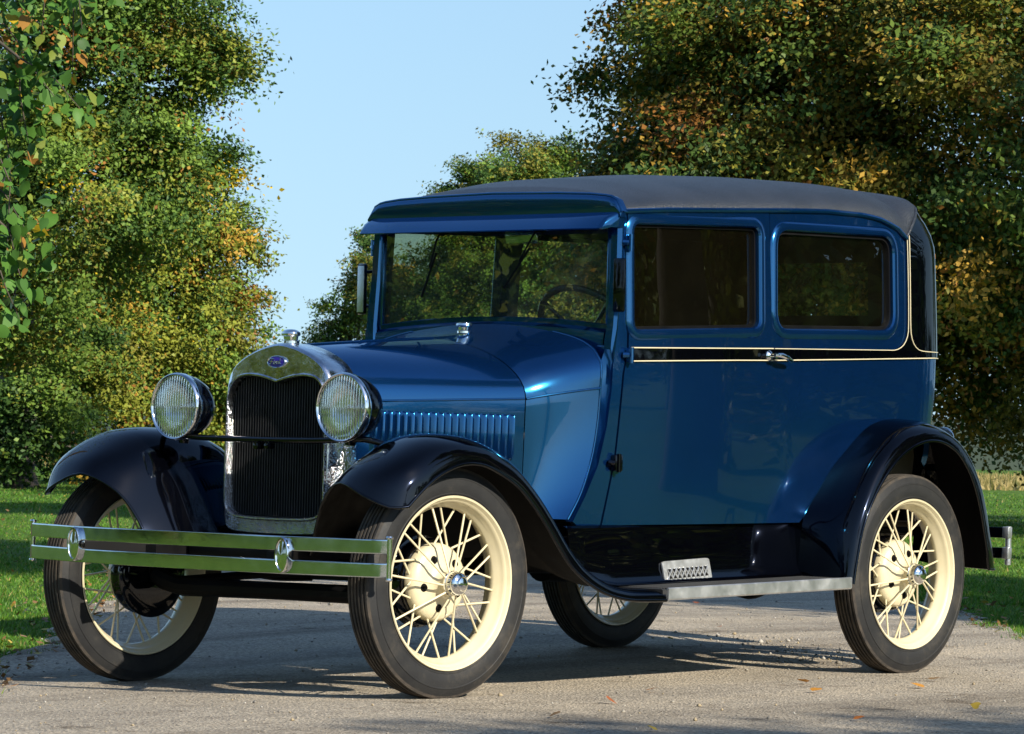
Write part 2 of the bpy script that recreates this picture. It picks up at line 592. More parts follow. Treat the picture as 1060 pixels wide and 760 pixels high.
def drive_mat():
    m, nt, b = new_mat("worn_tarmac")
    big = noise(nt, 0.9, 5, 0.6); fine = noise(nt, 75, 10, 0.75)
    tc = nt.nodes.new("ShaderNodeTexCoord")
    v = nt.nodes.new("ShaderNodeTexVoronoi"); v.inputs['Scale'].default_value = 95
    nt.links.new(tc.outputs['Object'], v.inputs['Vector'])
    r1 = ramp(nt, big.outputs[0], [(0.30, (0.315, 0.27, 0.212)), (0.50, (0.38, 0.33, 0.262)), (0.72, (0.445, 0.385, 0.305))])
    r2 = ramp(nt, fine.outputs[0], [(0.32, (0.42, 0.40, 0.38)), (0.48, (1.0, 1.0, 1.0)), (0.66, (1.5, 1.47, 1.42))])
    r3 = ramp(nt, v.outputs['Color'], [(0.0, (0.55, 0.53, 0.50)), (0.5, (1.0, 1.0, 1.0)), (0.95, (1.5, 1.47, 1.4))])
    mp = nt.nodes.new("ShaderNodeMapping"); mp.inputs['Rotation'].default_value = (0, 0, -math.atan2(DIR.y, DIR.x)); mp.inputs['Scale'].default_value = (0.10, 1.5, 1)
    nt.links.new(tc.outputs['Object'], mp.inputs[0])
    trk = nt.nodes.new("ShaderNodeTexNoise"); trk.inputs['Scale'].default_value = 1.1; trk.inputs['Detail'].default_value = 5
    nt.links.new(mp.outputs[0], trk.inputs['Vector'])
    r4 = ramp(nt, trk.outputs[0], [(0.32, (0.52, 0.50, 0.48)), (0.48, (1.0, 1.0, 1.0)), (0.68, (1.25, 1.22, 1.16))])
    st_ = noise(nt, 2.6, 7, 0.75)
    r5 = ramp(nt, st_.outputs[0], [(0.32, (0.38, 0.34, 0.29)), (0.43, (1.0, 1.0, 1.0))])
    m1 = nt.nodes.new("ShaderNodeMix"); m1.data_type = 'RGBA'; m1.blend_type = 'MULTIPLY'; m1.inputs[0].default_value = 1.0
    m2_ = nt.nodes.new("ShaderNodeMix"); m2_.data_type = 'RGBA'; m2_.blend_type = 'MULTIPLY'; m2_.inputs[0].default_value = 1.0
    nt.links.new(r1.outputs[0], m1.inputs[6]); nt.links.new(r4.outputs[0], m1.inputs[7])
    nt.links.new(m1.outputs[2], m2_.inputs[6]); nt.links.new(r5.outputs[0], m2_.inputs[7])
    r1 = type('o', (), {'outputs': [m2_.outputs[2]]})
    a = nt.nodes.new("ShaderNodeMix"); a.data_type = 'RGBA'; a.blend_type = 'MULTIPLY'; a.inputs[0].default_value = 1.0
    c = nt.nodes.new("ShaderNodeMix"); c.data_type = 'RGBA'; c.blend_type = 'MULTIPLY'; c.inputs[0].default_value = 0.8
    nt.links.new(r1.outputs[0], a.inputs[6]); nt.links.new(r2.outputs[0], a.inputs[7])
    nt.links.new(a.outputs[2], c.inputs[6]); nt.links.new(r3.outputs[0], c.inputs[7])
    nt.links.new(c.outputs[2], b.inputs['Base Color'])
    setp(b, rough=0.85, spec=0.25)
    ad = nt.nodes.new("ShaderNodeMath"); ad.operation = 'ADD'
    nt.links.new(v.outputs['Distance'], ad.inputs[0]); nt.links.new(fine.outputs[0], ad.inputs[1])
    bump(nt, b, ad.outputs[0], 0.9, 0.010)
    return m

def axis_vals(lo, hi, near_lo, near_hi, near_step):
    v = list(np.arange(near_lo, near_hi + 1e-6, near_step))
    s = near_step
    x = near_hi
    while x < hi:
        s *= 1.35; x += s; v.append(min(x, hi))
    s = near_step; x = near_lo
    while x > lo:
        s *= 1.35; x -= s; v.insert(0, max(x, lo))
    return v

LAWN = grass_ground()
tag(grid_sheet("ground", axis_vals(-1500, 2500, -8, 10, 0.4), axis_vals(-1500, 1500, -7, 7, 0.4), LAWN, -0.006), kind='structure')
drive_us = list(np.arange(-16, 14, 0.13)) + list(np.arange(14, 400, 3.0))
tag(grid_sheet("driveway", drive_us, [EDGE_R] + list(np.arange(-3.0, 1.0, 0.25)) + [EDGE_L], drive_mat(), 0.004, 0.035), kind='structure')

def at(px, depth, dz=0.0):
    """Ground point a given distance ahead of the camera and offset sideways by the picture column it was measured in."""
    d = CAM_F + CAM_R * ((px - 530) / 3827.4)
    p = CAM_P + d * depth
    return Vector((p.x, p.y, dz))

# ------------------------------------------------------------------ foliage and ground cover
def point_mesh(name, verts, faces, tint, mat, parent=None):
    """verts (N,3), faces (F,k) arrays; tint (N,3) per vertex."""
    me = bpy.data.meshes.new(name)
    nv, (nf, k) = len(verts), faces.shape
    me.vertices.add(nv); me.vertices.foreach_set('co', verts.astype(np.float32).ravel())
    me.loops.add(nf * k); me.loops.foreach_set('vertex_index', faces.astype(np.int32).ravel())
    me.polygons.add(nf)
    me.polygons.foreach_set('loop_start', np.arange(nf, dtype=np.int32) * k)
    me.update(calc_edges=True)
    at_ = me.attributes.new("tint", 'FLOAT_COLOR', 'POINT')
    at_.data.foreach_set('color', np.c_[tint, np.ones(nv)].astype(np.float32).ravel())
    me.materials.append(mat)
    me.validate()
    o = bpy.data.objects.new(name, me)
    COL.objects.link(o)
    if parent: o.parent = parent
    return o

def unit(v):
    return v / np.maximum(np.linalg.norm(v, axis=1, keepdims=True), 1e-9)

def leaf_cards(pos, nrm, size, rng, shape='diamond', hang=0.0):
    """One folded leaf blade per point: returns verts and quad faces."""
    n = len(pos)
    a = unit(np.cross(nrm, rng.normal(size=(n, 3))))
    if hang:
        g = np.array([0, 0, -1.0]) + rng.normal(size=(n, 3)) * hang
        a = unit(g - nrm * (g * nrm).sum(1, keepdims=True))
    b = np.cross(nrm, a)
    L = size[:, None]; Wd = L * rng.uniform(0.45, 0.72, (n, 1))
    fold = L * rng.uniform(-0.05, 0.22, (n, 1))
    if shape == 'diamond':
        p0 = pos - a * L * 0.5; p2 = pos + a * L * 0.5 - nrm * fold * 0.6
        p1 = pos - a * L * 0.08 + b * Wd * 0.5 - nrm * fold; p3 = pos - a * L * 0.08 - b * Wd * 0.5 - nrm * fold
        V = np.stack([p0, p1, p2, p3], 1).reshape(-1, 3)
        F = np.arange(n * 4).reshape(n, 4)
        return V, F, 4
    # heart-shaped leaf with a drawn-out tip: two curved halves either side of the midrib
    prof = [(-0.44, 0.10), (-0.50, 0.24), (-0.38, 0.42), (-0.16, 0.50), (0.08, 0.43), (0.30, 0.25), (0.46, 0.09), (0.62, 0.0)]
    mids = [-0.40, -0.36, -0.26, -0.10, 0.10, 0.30, 0.46, 0.62]
    k = len(prof)
    pts = [pos + a * L * u - nrm * fold * 1.2 * u * abs(u) for u in mids]
    for s in (1, -1):
        for u, w in prof:
            pts.append(pos + a * L * u + b * L * w * s * (Wd / L) * 1.25 - nrm * fold * (w * w * 2.2 + u * abs(u) * 1.2))
    V = np.stack(pts, 1)
    F = []
    kv = 3 * k
    base = np.arange(n)[:, None] * kv
    for o, fl in ((k, False), (2 * k, True)):
        for i in range(k - 1):
            q = [i, o + i, o + i + 1, i + 1]
            q = q[::-1] if fl else q
            F.append(base + np.array(q)[None, :])
    return V.reshape(-1, 3), np.concatenate(F), kv

def pick_palette(n, palette, rng):
    w = np.array([p[1] for p in palette], float); w /= w.sum()
    idx = rng.choice(len(palette), n, p=w)
    return np.array([p[0] for p in palette])[idx]

def crown(name, lobes, n_clusters, per, size, palette, seed, parent, cl_r=0.38, poke_p=0.14, bough=22, tight=.5, shape='diamond', shell=0.62, gap=0.25, bias=None):
    """Foliage as sprays of leaves hung in a crown made of several uneven lobes."""
    rng = np.random.default_rng(seed)
    lobes_a = np.array([[*c, *r] for c, r in lobes], float)
    area = lobes_a[:, 3] * lobes_a[:, 4] + lobes_a[:, 4] * lobes_a[:, 5] + lobes_a[:, 3] * lobes_a[:, 5]
    nb = max(8, int(n_clusters / bough))
    li = rng.choice(len(lobes), nb, p=area / area.sum())
    d = unit(rng.normal(size=(nb, 3)) + np.array([0, 0, 0.12]))
    rad = rng.uniform(shell, 1.0, nb) ** 0.6
    poke = rng.random(nb) < poke_p
    rad = np.where(poke, rng.uniform(1.0, 1.22, nb), rad)
    mr = lobes_a[li, 3:].mean(1)
    br = mr * rng.uniform(.20, .44, nb) * np.where(poke, .55, 1.0)
    br = np.maximum(br, cl_r * .45)
    bc = lobes_a[li, :3] + d * lobes_a[li, 3:] * rad[:, None]
    btint = pick_palette(nb, palette, rng) * rng.uniform(.8, 1.25, (nb, 1))
    # sprays gathered on boughs, plus a loose filling further in
    bi = rng.integers(0, nb, int(n_clusters * .84))
    q = np.clip(rng.normal(size=(len(bi), 3)), -1.9, 1.9) * tight
    q[:, 2] *= .52
    C = bc[bi] + q * br[bi][:, None]
    nf = int(n_clusters * .16)
    lf = rng.choice(len(lobes), nf, p=area / area.sum())
    df = unit(rng.normal(size=(nf, 3)))
    Cf = lobes_a[lf, :3] + df * lobes_a[lf, 3:] * (rng.random(nf) ** .5 * .85)[:, None]
    C = np.concatenate([C, Cf]); d = np.concatenate([d[bi], df])
    bt = np.concatenate([btint[bi], pick_palette(nf, palette, rng)])
    keep = C[:, 2] > 0.15
    C = C[keep]; d = d[keep]; bt = bt[keep]
    k = len(C)
    ctint = np.where((rng.random(k) < .7)[:, None], bt, pick_palette(k, palette, rng))
    hue = np.zeros(k)
    m = rng.integers(int(per * 0.6), int(per * 1.4) + 1, k)
    idx = np.repeat(np.arange(k), m)
    n = len(idx)
    # a spray is a drooping flat fan along its own axis
    ax = unit(d * 0.9 + rng.normal(size=(k, 3)) * 0.45 + np.array([0, 0, -0.25]))
    t = rng.uniform(-0.9, 1.0, n) * cl_r
    off = np.clip(rng.normal(size=(n, 3)), -1.7, 1.7) * (cl_r * 0.34)
    off[:, 2] *= 0.6
    P = C[idx] + ax[idx] * t[:, None] + off
    P[:, 2] -= (t / cl_r) ** 2 * cl_r * 0.25
    nr = unit(d[idx] * 0.55 + np.array([0, 0, 0.55]) + rng.normal(size=(n, 3)) * 0.55)
    sz = size * rng.uniform(0.65, 1.3, n)
    V, F, kv = leaf_cards(P, nr, sz, rng, shape)
    col = ctint[idx] * (1 + 0.22 * hue[idx])[:, None]
    ltint = pick_palette(n, palette, rng)
    mixf = (rng.random(n) < 0.08)[:, None]
    col = np.where(mixf, ltint, col) * rng.uniform(0.78, 1.22, (n, 1))
    ok = P[:, 2] > 0.03
    T = np.repeat(col, kv, 0)
    return point_mesh(name, V, F, np.clip(T, 0.002, 0.9), LEAFM, parent)

def trunk_and_limbs(base, h, r, targets, parent, seed):
    rng = random.Random(seed)
    mb = MB()
    b = Vector(base)
    lean = Vector((rng.uniform(-.1, .1), rng.uniform(-.1, .1), 0))
    pts = [b + Vector((0, 0, -0.2)), b + Vector((0, 0, 0.15)), b + lean * 0.3 * h + Vector((0, 0, 0.35 * h)), b + lean * h * 0.6 + Vector((0, 0, 0.7 * h)), b + lean * h + Vector((0, 0, h))]
    mb.tube(pts, [r * 1.5, r * 1.15, r * 0.85, r * 0.55, r * 0.12], 12)
    for tg in targets:
        tg = Vector(tg)
        s = pts[2].lerp(pts[3], rng.random())
        mid = s.lerp(tg, 0.5) + Vector((rng.uniform(-.2, .2), rng.uniform(-.2, .2), 0.25))
        mb.tube([s, s.lerp(mid, 0.5), mid, mid.lerp(tg, 0.6), tg], [r * .38, r * .3, r * .2, r * .12, r * .03], 8)
        for _ in range(3):
            e = mid + (tg - mid) * rng.random() + Vector((rng.uniform(-.9, .9), rng.uniform(-.9, .9), rng.uniform(-.5, .6)))
            q = mid.lerp(tg, rng.random() * .6)
            mb.tube([q, q.lerp(e, .5) + Vector((0, 0, .08)), e], [r * .1, r * .06, r * .015], 5)
    return mb.build("trunk", BARK, parent, sharp=60)

G_MID = ((0.135, 0.212, 0.034), 4); G_DARK = ((0.055, 0.108, 0.024), 3); G_YEL = ((0.215, 0.235, 0.032), 3)
OLIVE = ((0.190, 0.170, 0.030), 2); GOLD = ((0.37, 0.225, 0.036), 1.2); ORANGE = ((0.28, 0.125, 0.030), 0.5); YELLOW = ((0.50, 0.36, 0.02), 0.35)

def tree(name, label, base, h, r, lobes, ncl, per, size, pal, seed, group=None, **kw):
    t = empty(name, base)
    tag(t, label, 'tree', group)
    rel = [((c[0] - base[0], c[1] - base[1], c[2]), rr) for c, rr in lobes]
    trunk_and_limbs((0, 0, 0), h, r, [c for c, _ in rel], t, seed)
    crown("crown", rel, ncl, per, size, pal, seed, t, **kw)
    return t

def lobe(px, depth, z, rx, rz, ry=None):
    p = at(px, depth)
    return ((p.x, p.y, z), (rx, ry or rx, rz))

# --- the avenue to the left of the drive
b = at(20, 56)
tree("lime_tree", "tall mid green lime tree with a few yellow patches, jutting boughs at the left", (b.x, b.y, 0), 8.5, 0.28,
     [lobe(40, 55, 6.4, 2.2, 2.2), lobe(120, 54, 7.3, 1.35, 1.0), lobe(205, 54.2, 6.15, 0.95, 0.46), lobe(170, 54.4, 6.6, 1.0, 0.5), lobe(150, 54.5, 5.2, 1.15, 0.8), lobe(160, 54, 4.5, 1.1, 0.7), lobe(70, 53.5, 4.2, 1.9, 1.5), lobe(60, 54, 8.4, 1.5, 1.0), lobe(10, 53.5, 2.4, 1.3, 1.3), lobe(35, 53.5, 1.1, 1.0, .9)],
     4600, 42, 0.078, [(G_MID[0], 6), (G_DARK[0], 4), (G_YEL[0], 1.2), (OLIVE[0], 1), (GOLD[0], .25), (ORANGE[0], 0.3), (YELLOW[0], 0.14)], 11, shell=0.5)
b = at(170, 61)
tree("maple_tree", "yellowing green maple behind the left headlight, branches down to the lawn", (b.x, b.y, 0), 4.4, 0.2,
     [lobe(165, 61, 2.6, 1.65, 1.5), lobe(232, 60.5, 4.1, 0.85, 0.42), lobe(190, 60.5, 4.4, 0.9, 0.6), lobe(100, 60, 1.9, 1.9, 1.5), lobe(228, 61, 2.5, 0.85, 0.9), lobe(225, 61, 1.3, 1.0, 1.0), lobe(20, 60, 2.6, 1.7, 1.7), lobe(130, 60.5, 3.9, 1.3, 0.9)],
     4200, 42, 0.078, [(G_MID[0], 5), (G_DARK[0], 2), (G_YEL[0], 6), (OLIVE[0], 1.5), (GOLD[0], .8), (ORANGE[0], 0.4), (YELLOW[0], 0.3)], 23, shell=0.5)
b = at(20, 54)
tree("holly_bush", "dark evergreen bush at the foot of the yellowing maple", (b.x, b.y, 0), 1.2, 0.08,
     [lobe(18, 53.5, 0.7, 0.8, 0.8), lobe(50, 54, 0.5, 0.6, 0.55), lobe(-30, 54, 0.7, .9, 0.8), lobe(60, 63, 0.5, 0.9, 0.6), lobe(130, 63.5, 0.5, 1.2, 0.55), lobe(210, 63.5, 0.5, 1.2, 0.6)],
     620, 36, 0.09, [(G_DARK[0], 3), ((0.015, 0.035, 0.01), 3), (G_MID[0], 1)], 31, shell=0.3)
# --- far down the avenue
b = at(352, 120)
tree("far_tree", "distant bronze green tree seen left of the windscreen post", (b.x, b.y, 0), 5.5, 0.3,
     [lobe(352, 120, 3.4, 1.5, 1.7), lobe(372, 119, 5.4, 1.2, 1.7), lobe(335, 120, 2.4, 1.2, 1.2), lobe(385, 121, 7.0, 0.9, 0.9), lobe(430, 122, 4.0, 2.4, 3.0)],
     2400, 38, 0.115, [(G_YEL[0], .5), (OLIVE[0], 3), (GOLD[0], .3), (G_MID[0], 3), (G_DARK[0], 3)], 41, cl_r=0.42, shell=0.4, poke_p=.03, tight=.42)
b = at(525, 112)
tree("far_tree", "distant rounded olive tree rising above the front of the roof", (b.x, b.y, 0), 9.0, 0.35,
     [lobe(530, 112, 8.75, 1.7, 1.45), lobe(485, 112, 8.2, 1.15, 1.0), lobe(572, 112.5, 8.6, 1.6, 1.3), lobe(520, 112, 7.0, 2.6, 2.2), lobe(500, 113, 4.0, 3.2, 3.2), lobe(600, 113, 4.5, 3.0, 3.4)],
     5600, 40, 0.105, [(G_YEL[0], .5), (OLIVE[0], 3), (G_MID[0], 4), (G_DARK[0], 3)], 43, cl_r=0.42, shell=0.5, poke_p=.0, tight=.5)
# --- the big tree on the right
b = at(900, 44)
tree("chestnut_tree", "broad bronze and dark green tree overhanging the rear of the car", (b.x, b.y, 0), 8.5, 0.42,
     [lobe(722, 43, 5.4, 1.35, 1.5), lobe(680, 43, 4.2, 0.85, 1.3), lobe(760, 42, 4.2, 1.5, 1.5), lobe(690, 43, 3.1, 1.0, 1.0), lobe(900, 42, 5.4, 2.2, 2.0), lobe(900, 43, 3.3, 2.4, 1.7),
      lobe(1030, 40, 4.4, 1.5, 2.2), lobe(1060, 41, 2.5, 1.6, 1.5), lobe(1000, 43, 1.9, 1.0, 1.0), lobe(672, 43.5, 6.1, 0.6, 0.9), lobe(800, 45, 2.6, 2.2, 1.6), lobe(905, 45, 7.2, 2.9, 1.8)],
     9000, 42, 0.078, [((0.050, 0.090, 0.020), 5), ((0.090, 0.135, 0.024), 2), ((0.170, 0.145, 0.026), 3), (GOLD[0], 2.0), (ORANGE[0], 0.8), ((0.20, 0.19, 0.03), 1.2)], 57, shell=0.45)
# --- the limb that hangs in from the left, close by
def near_limb():
    b = at(-430, 18.5)
    t = empty("linden_tree", (b.x, b.y, 0))
    tag(t, "near linden with big heart shaped leaves hanging in at the top left corner", 'tree')
    rng = np.random.default_rng(5)
    def W(px, py, dep):
        d = CAM_F + CAM_R * ((px - 530) / 3827.4) - CAM_U * ((py - 380) / 3827.4)
        p = CAM_P + d * dep
        return p - Vector((b.x, b.y, 0))
    mb = MB()
    mb.tube([(0, 0, -.2), (0, 0, .2), (.05, 0, 2.0), (.1, .1, 4.2), (.1, .1, 6.5)], [.34, .26, .21, .15, .04], 14)
    limbs = [(( -120, -170, 18.0), (60, -60, 17.5)), ((-160, -60, 17.6), (20, 60, 17.0)), ((-200, 60, 17.4), (10, 240, 17.2))]
    for (a, c) in limbs:
        A = W(*a); C = W(*c); S = Vector((.06, .05, max(2.2, A.z - 0.4)))
        mb.tube([S, S.lerp(A, .5) + Vector((0, 0, .12)), A, A.lerp(C, .6) + Vector((0, 0, .04)), C], [.07, .05, .03, .016, .006], 7)
    # twigs: (start, end) in measured places, hanging down
    tw = [((60, -60), (40, 60)), ((60, -60), (75, 85)), ((100, -50), (85, 30)), ((130, -60), (95, 10)), ((20, 60), (30, 150)), ((20, 60), (60, 105)), ((0, 120), (12, 200)), ((20, 60), (85, 115)),
          ((10, 240), (25, 300)), ((10, 220), (15, 260)), ((-10, 140), (8, 250)), ((-20, -50), (10, 60)), ((40, -60), (20, 20)), ((-20, 180), (25, 235)), ((60, -60), (110, -5)), ((0, 20), (30, 90)), ((0, 280), (20, 330))]
    pos = []
    for i, (a, c) in enumerate(tw):
        dep = 17.0 + 0.7 * rng.random()
        A = W(*a, dep); C = W(*c, dep + rng.uniform(-.2, .2))
        mid = A.lerp(C, .5) + Vector((rng.normal() * .03, rng.normal() * .03, .03))
        mb.tube([A, mid, C], [.005, .004, .0018], 5)
        for k in range(36):
            f = rng.uniform(0.0, 1.05)
            q = A.lerp(C, f) + Vector((rng.normal() * .085, rng.normal() * .12, -.02 + rng.normal() * .05))
            pos.append(q[:])
    mb.build("trunk", BARK, t, sharp=60)
    # the rest of its crown, out of the frame
    for k in range(1600):
        q = W(rng.uniform(-900, -45), rng.uniform(-760, 200), 18.3 + rng.normal() * 1.3)
        if q.z > 1.7:
            pos.append(q[:])
    P = np.array(pos)
    n = len(P)
    nr = unit(np.array([-0.35, -0.55, 0.30]) + rng.normal(size=(n, 3)) * 0.6)
    V, F, kv = leaf_cards(P, nr, 0.066 * rng.uniform(.6, 1.35, n), rng, 'heart', hang=.55)
    col = pick_palette(n, [((0.070, 0.160, 0.026), 6), ((0.045, 0.110, 0.022), 5), ((0.16, 0.20, 0.03), 1.5), ((0.28, 0.14, 0.03), 0.6), ((0.42, 0.30, 0.02), 0.2)], rng) * rng.uniform(.8, 1.2, (n, 1))
    point_mesh("crown", V, F, np.repeat(col, kv, 0), LEAFM, t)
near_limb()
# --- trees outside the frame that the paint, the glass and the ground show
def side_tree(label, x, y, h, w, seed, pal, n=1500, low=()):
    tree("avenue_tree", label, (x, y, 0), h * 0.8, 0.3,
         [((x, y, h * 0.62), (w, w, h * 0.38)), ((x + w * .5, y - w * .3, h * .45), (w * .7, w * .7, h * .25)), ((x - w * .5, y + w * .3, h * .5), (w * .7, w * .7, h * .28)), ((x + .2 * w, y + .5 * w, h * .3), (w * .7, w * .7, h * .2))] + list(low),
         n, 34, 0.17, pal, seed, group="trees lining the drive", cl_r=0.7, shell=0.5)
green = [G_MID, G_DARK, G_YEL, (OLIVE[0], 1), (GOLD[0], .4)]
side_tree("tall green avenue tree mirrored in the windscreen, left of the bonnet", -13.5, 13.2, 9.5, 3.6, 61, green, 2600, [((-13.5, 13.0, 1.5), (3.0, 3.0, 1.5)), ((-10.5, 14.0, 1.6), (2.2, 2.2, 1.5)), ((-16.5, 12.0, 1.6), (2.4, 2.4, 1.6))])
side_tree("green avenue tree reflected in the front wing", -21.5, 7.0, 10.0, 3.6, 62, green)
side_tree("yellowing avenue tree mirrored in the radiator", -27.0, -3.0, 11.0, 4.2, 63, green)
side_tree("dark avenue tree on the right, mirrored in the door", 8.4, -6.8, 9.0, 2.4, 64, green)
side_tree("bushy avenue tree on the right, mirrored low in the body side", 19.0, -19.0, 8.5, 3.8, 65, green)
side_tree("dark avenue tree shading the lawn at the right", 27.5, 1.5, 14.0, 5.0, 67, green, 2600)

def high_tree(label, x, y, zc, rz, w, seed):
    tree("avenue_tree", label, (x, y, 0), zc + rz * .5, 0.26, [((x, y, zc), (w, w, rz)), ((x + .6 * w, y + .3 * w, zc - .2), (w * .7, w * .7, rz * .7)), ((x - .5 * w, y - .4 * w, zc + .1), (w * .7, w * .7, rz * .7))],
         700, 34, 0.17, green, seed, group="trees lining the drive", cl_r=.6, shell=.4)
high_tree("high crowned avenue tree on the right whose shade crosses the far lawn", 16.6, 6.2, 8.2, 1.4, 1.9, 71)
high_tree("high crowned avenue tree on the right whose shade lies beside the left verge", 5.9, -5.0, 8.6, 1.3, 1.7, 72)
high_tree("slim high crowned tree shading the near edge of the gravel", -2.0, -17.0, 7.2, 1.3, 1.6, 73)
def added_hedge():  # unseen, added to keep bright low sky out of the door reflections
    t = empty("added_hedge", (22, -21, 0))
    tag(t, "unseen long dark clipped hedge on the right of the drive, mirrored low in the doors", 'added_hedge')
    lobes = [((-12 + 2.4 * k, -12.5 + 2.5 * k, 1.7), (1.7, 1.7, 1.9)) for k in range(11)]
    for c, r in lobes:
        mb = MB()
        mb.tube([(c[0], c[1], -.1), (c[0] + .1, c[1], .9), (c[0], c[1] + .1, 2.2)], [.10, .07, .02], 7)
        mb.build("stem", BARK, t, sharp=60)
    crown("foliage", lobes, 2600, 36, .15, [(G_DARK[0], 4), ((0.03, 0.06, 0.018), 3), (G_MID[0], 1)], 91, t, cl_r=.5, shell=.35, poke_p=.04)
added_hedge()

# ------------------------------------------------------------------ far field and hills
def hills():
    mb = MB()
    n = 90
    rings = []
    for k, (dd, hh) in enumerate([(190, -.5), (205, 1.6), (240, 2.6), (330, 3.6), (500, 4.6), (700, 4), (900, -4)]):
        ring = []
        for i in range(n):
            a = math.radians(-30 + 150 * i / (n - 1))
            c = Vector((math.cos(a), math.sin(a), 0))
            z = hh * (1 + .25 * math.sin(i * .35 + k) + .15 * math.sin(i * .9)) if hh > 0 else hh
            p = c * dd
            ring.append((p.x, p.y, z))
        rings.append(ring)
    mb.loft(rings, flip=True)
    m = varied("wooded_hill", (0.020, 0.035, 0.018), (0.050, 0.070, 0.030), 0.05, (0.9, 1.0), bump_s=1.0, bump_scale=0.12)
    return tag(mb.build("hills", m, recalc=True), kind='structure')
hills()

def far_crop():
    """Tall dry grass at the far side of the lawn: nobody could count it."""
    rng = np.random.default_rng(77)
    n = 60000
    u = rng.uniform(74, 112, n); w = rng.uniform(-45, 60, n)
    x = DIR.x * u + LAT.x * w; y = DIR.y * u + LAT.y * w
    keep = (w < EDGE_R - .5) | (w > EDGE_L + .5)
    x, y = x[keep], y[keep]; n = len(x)
    h = rng.uniform(.12, .34, n); a = rng.uniform(0, 2 * np.pi, n); wd = rng.uniform(.02, .05, n)
    b0 = np.c_[x - np.cos(a) * wd, y - np.sin(a) * wd, np.zeros(n)]; b1 = np.c_[x + np.cos(a) * wd, y + np.sin(a) * wd, np.zeros(n)]
    tp = np.c_[x + rng.normal(size=n) * .12, y + rng.normal(size=n) * .12, h]
    V = np.stack([b0, b1, tp], 1).reshape(-1, 3)
    col = pick_palette(n, [((0.40, 0.30, 0.12), 4), ((0.30, 0.24, 0.09), 3), ((0.18, 0.17, 0.05), 2)], rng)
    tag(point_mesh("tall_grass", V, np.arange(n * 3).reshape(n, 3), np.repeat(col, 3, 0), BLADEM), kind='stuff')
far_crop()

def lawn_blades():
    rng = np.random.default_rng(8)
    parts = []
    def strip(n, u0, u1, wl, hmin, hmax, wd, side):
        u = u0 + (u1 - u0) * rng.random(n) ** 1.5
        e = rng.random(n) ** 1.4 * wl
        edge = (0.07 * np.sin(u * 1.7) + 0.06 * np.sin(u * 5.3) + 0.03 * rng.normal(size=n))
        w = (EDGE_L - .03 + edge + e) if side > 0 else (EDGE_R + .03 + edge - e)
        parts.append(np.c_[DIR.x * u + LAT.x * w, DIR.y * u + LAT.y * w, rng.uniform(hmin, hmax, n), np.full(n, wd)])
    for s in (1, -1):
        strip(60000, -1, 12, 2.2, .014, .045, .0035, s)
        strip(50000, 8, 32, 5.0, .016, .045, .006, s)
        strip(16000, -1, -9, 2.4, .016, .05, .005, s)
        strip(40000, 28, 75, 10.0, .018, .05, .012, s)
    A = np.concatenate(parts); n = len(A)
    x, y, h, wd = A.T
    clump = 0.65 + 0.45 * np.sin(x * 9) * np.sin(y * 8)
    h = h * np.clip(clump, .45, 1.2)
    a = rng.uniform(0, 2 * np.pi, n)
    gz = ground_z(x, y) - .008
    b0 = np.c_[x - np.cos(a) * wd, y - np.sin(a) * wd, gz]; b1 = np.c_[x + np.cos(a) * wd, y + np.sin(a) * wd, gz]
    lean = rng.normal(size=(n, 2)) * h[:, None] * .55
    tp = np.c_[x + lean[:, 0], y + lean[:, 1], gz + h]
    V = np.stack([b0, b1, tp], 1).reshape(-1, 3)
    col = pick_palette(n, [((0.070, 0.180, 0.018), 5), ((0.105, 0.225, 0.024), 4), ((0.18, 0.24, 0.035), 2), ((0.050, 0.125, 0.016), 3), ((0.32, 0.25, 0.09), .6)], rng) * rng.uniform(.8, 1.2, (n, 1))
    tag(point_mesh("grass", V, np.arange(n * 3).reshape(n, 3), np.repeat(col, 3, 0), BLADEM), kind='stuff')
lawn_blades()

AUT = [((0.42, 0.13, 0.02), 4), ((0.50, 0.22, 0.03), 3), ((0.30, 0.09, 0.03), 2), ((0.22, 0.13, 0.06), 2), ((0.50, 0.34, 0.05), 1)]
def litter():
    rng = np.random.default_rng(12)
    P = []
    for side, n, u0, u1, wl in ((1, 420, -1, 10, .22), (-1, 420, 2, 16, .22), (1, 420, 5, 50, 4.0), (-1, 300, 5, 40, 4.0)):
        u = rng.uniform(u0, u1, n); e = np.abs(rng.normal(size=n)) * wl
        w = (EDGE_L - .15 + e) if side > 0 else (EDGE_R + .15 - e)
        P.append(np.c_[DIR.x * u + LAT.x * w, DIR.y * u + LAT.y * w])
    P = np.concatenate(P); n = len(P)
    lift = np.where(np.abs((P @ np.array([LAT.x, LAT.y])) + 1.1) > 2.3, .045, .016)
    pos = np.c_[P, ground_z(P[:, 0], P[:, 1]) + lift]
    nr = unit(np.array([0, 0, 1.0]) + rng.normal(size=(n, 3)) * .35)
    V, F, kv = leaf_cards(pos, nr, rng.uniform(.022, .05, n), rng)
    col = pick_palette(n, [((0.34, 0.16, 0.05), 3), ((0.22, 0.13, 0.06), 4), ((0.42, 0.32, 0.06), 2), ((0.14, 0.09, 0.05), 2)], rng) * rng.uniform(.6, 1.2, (n, 1))
    tag(point_mesh("leaf_litter", V, F, np.repeat(col, kv, 0), LITTERM), kind='stuff')
litter()

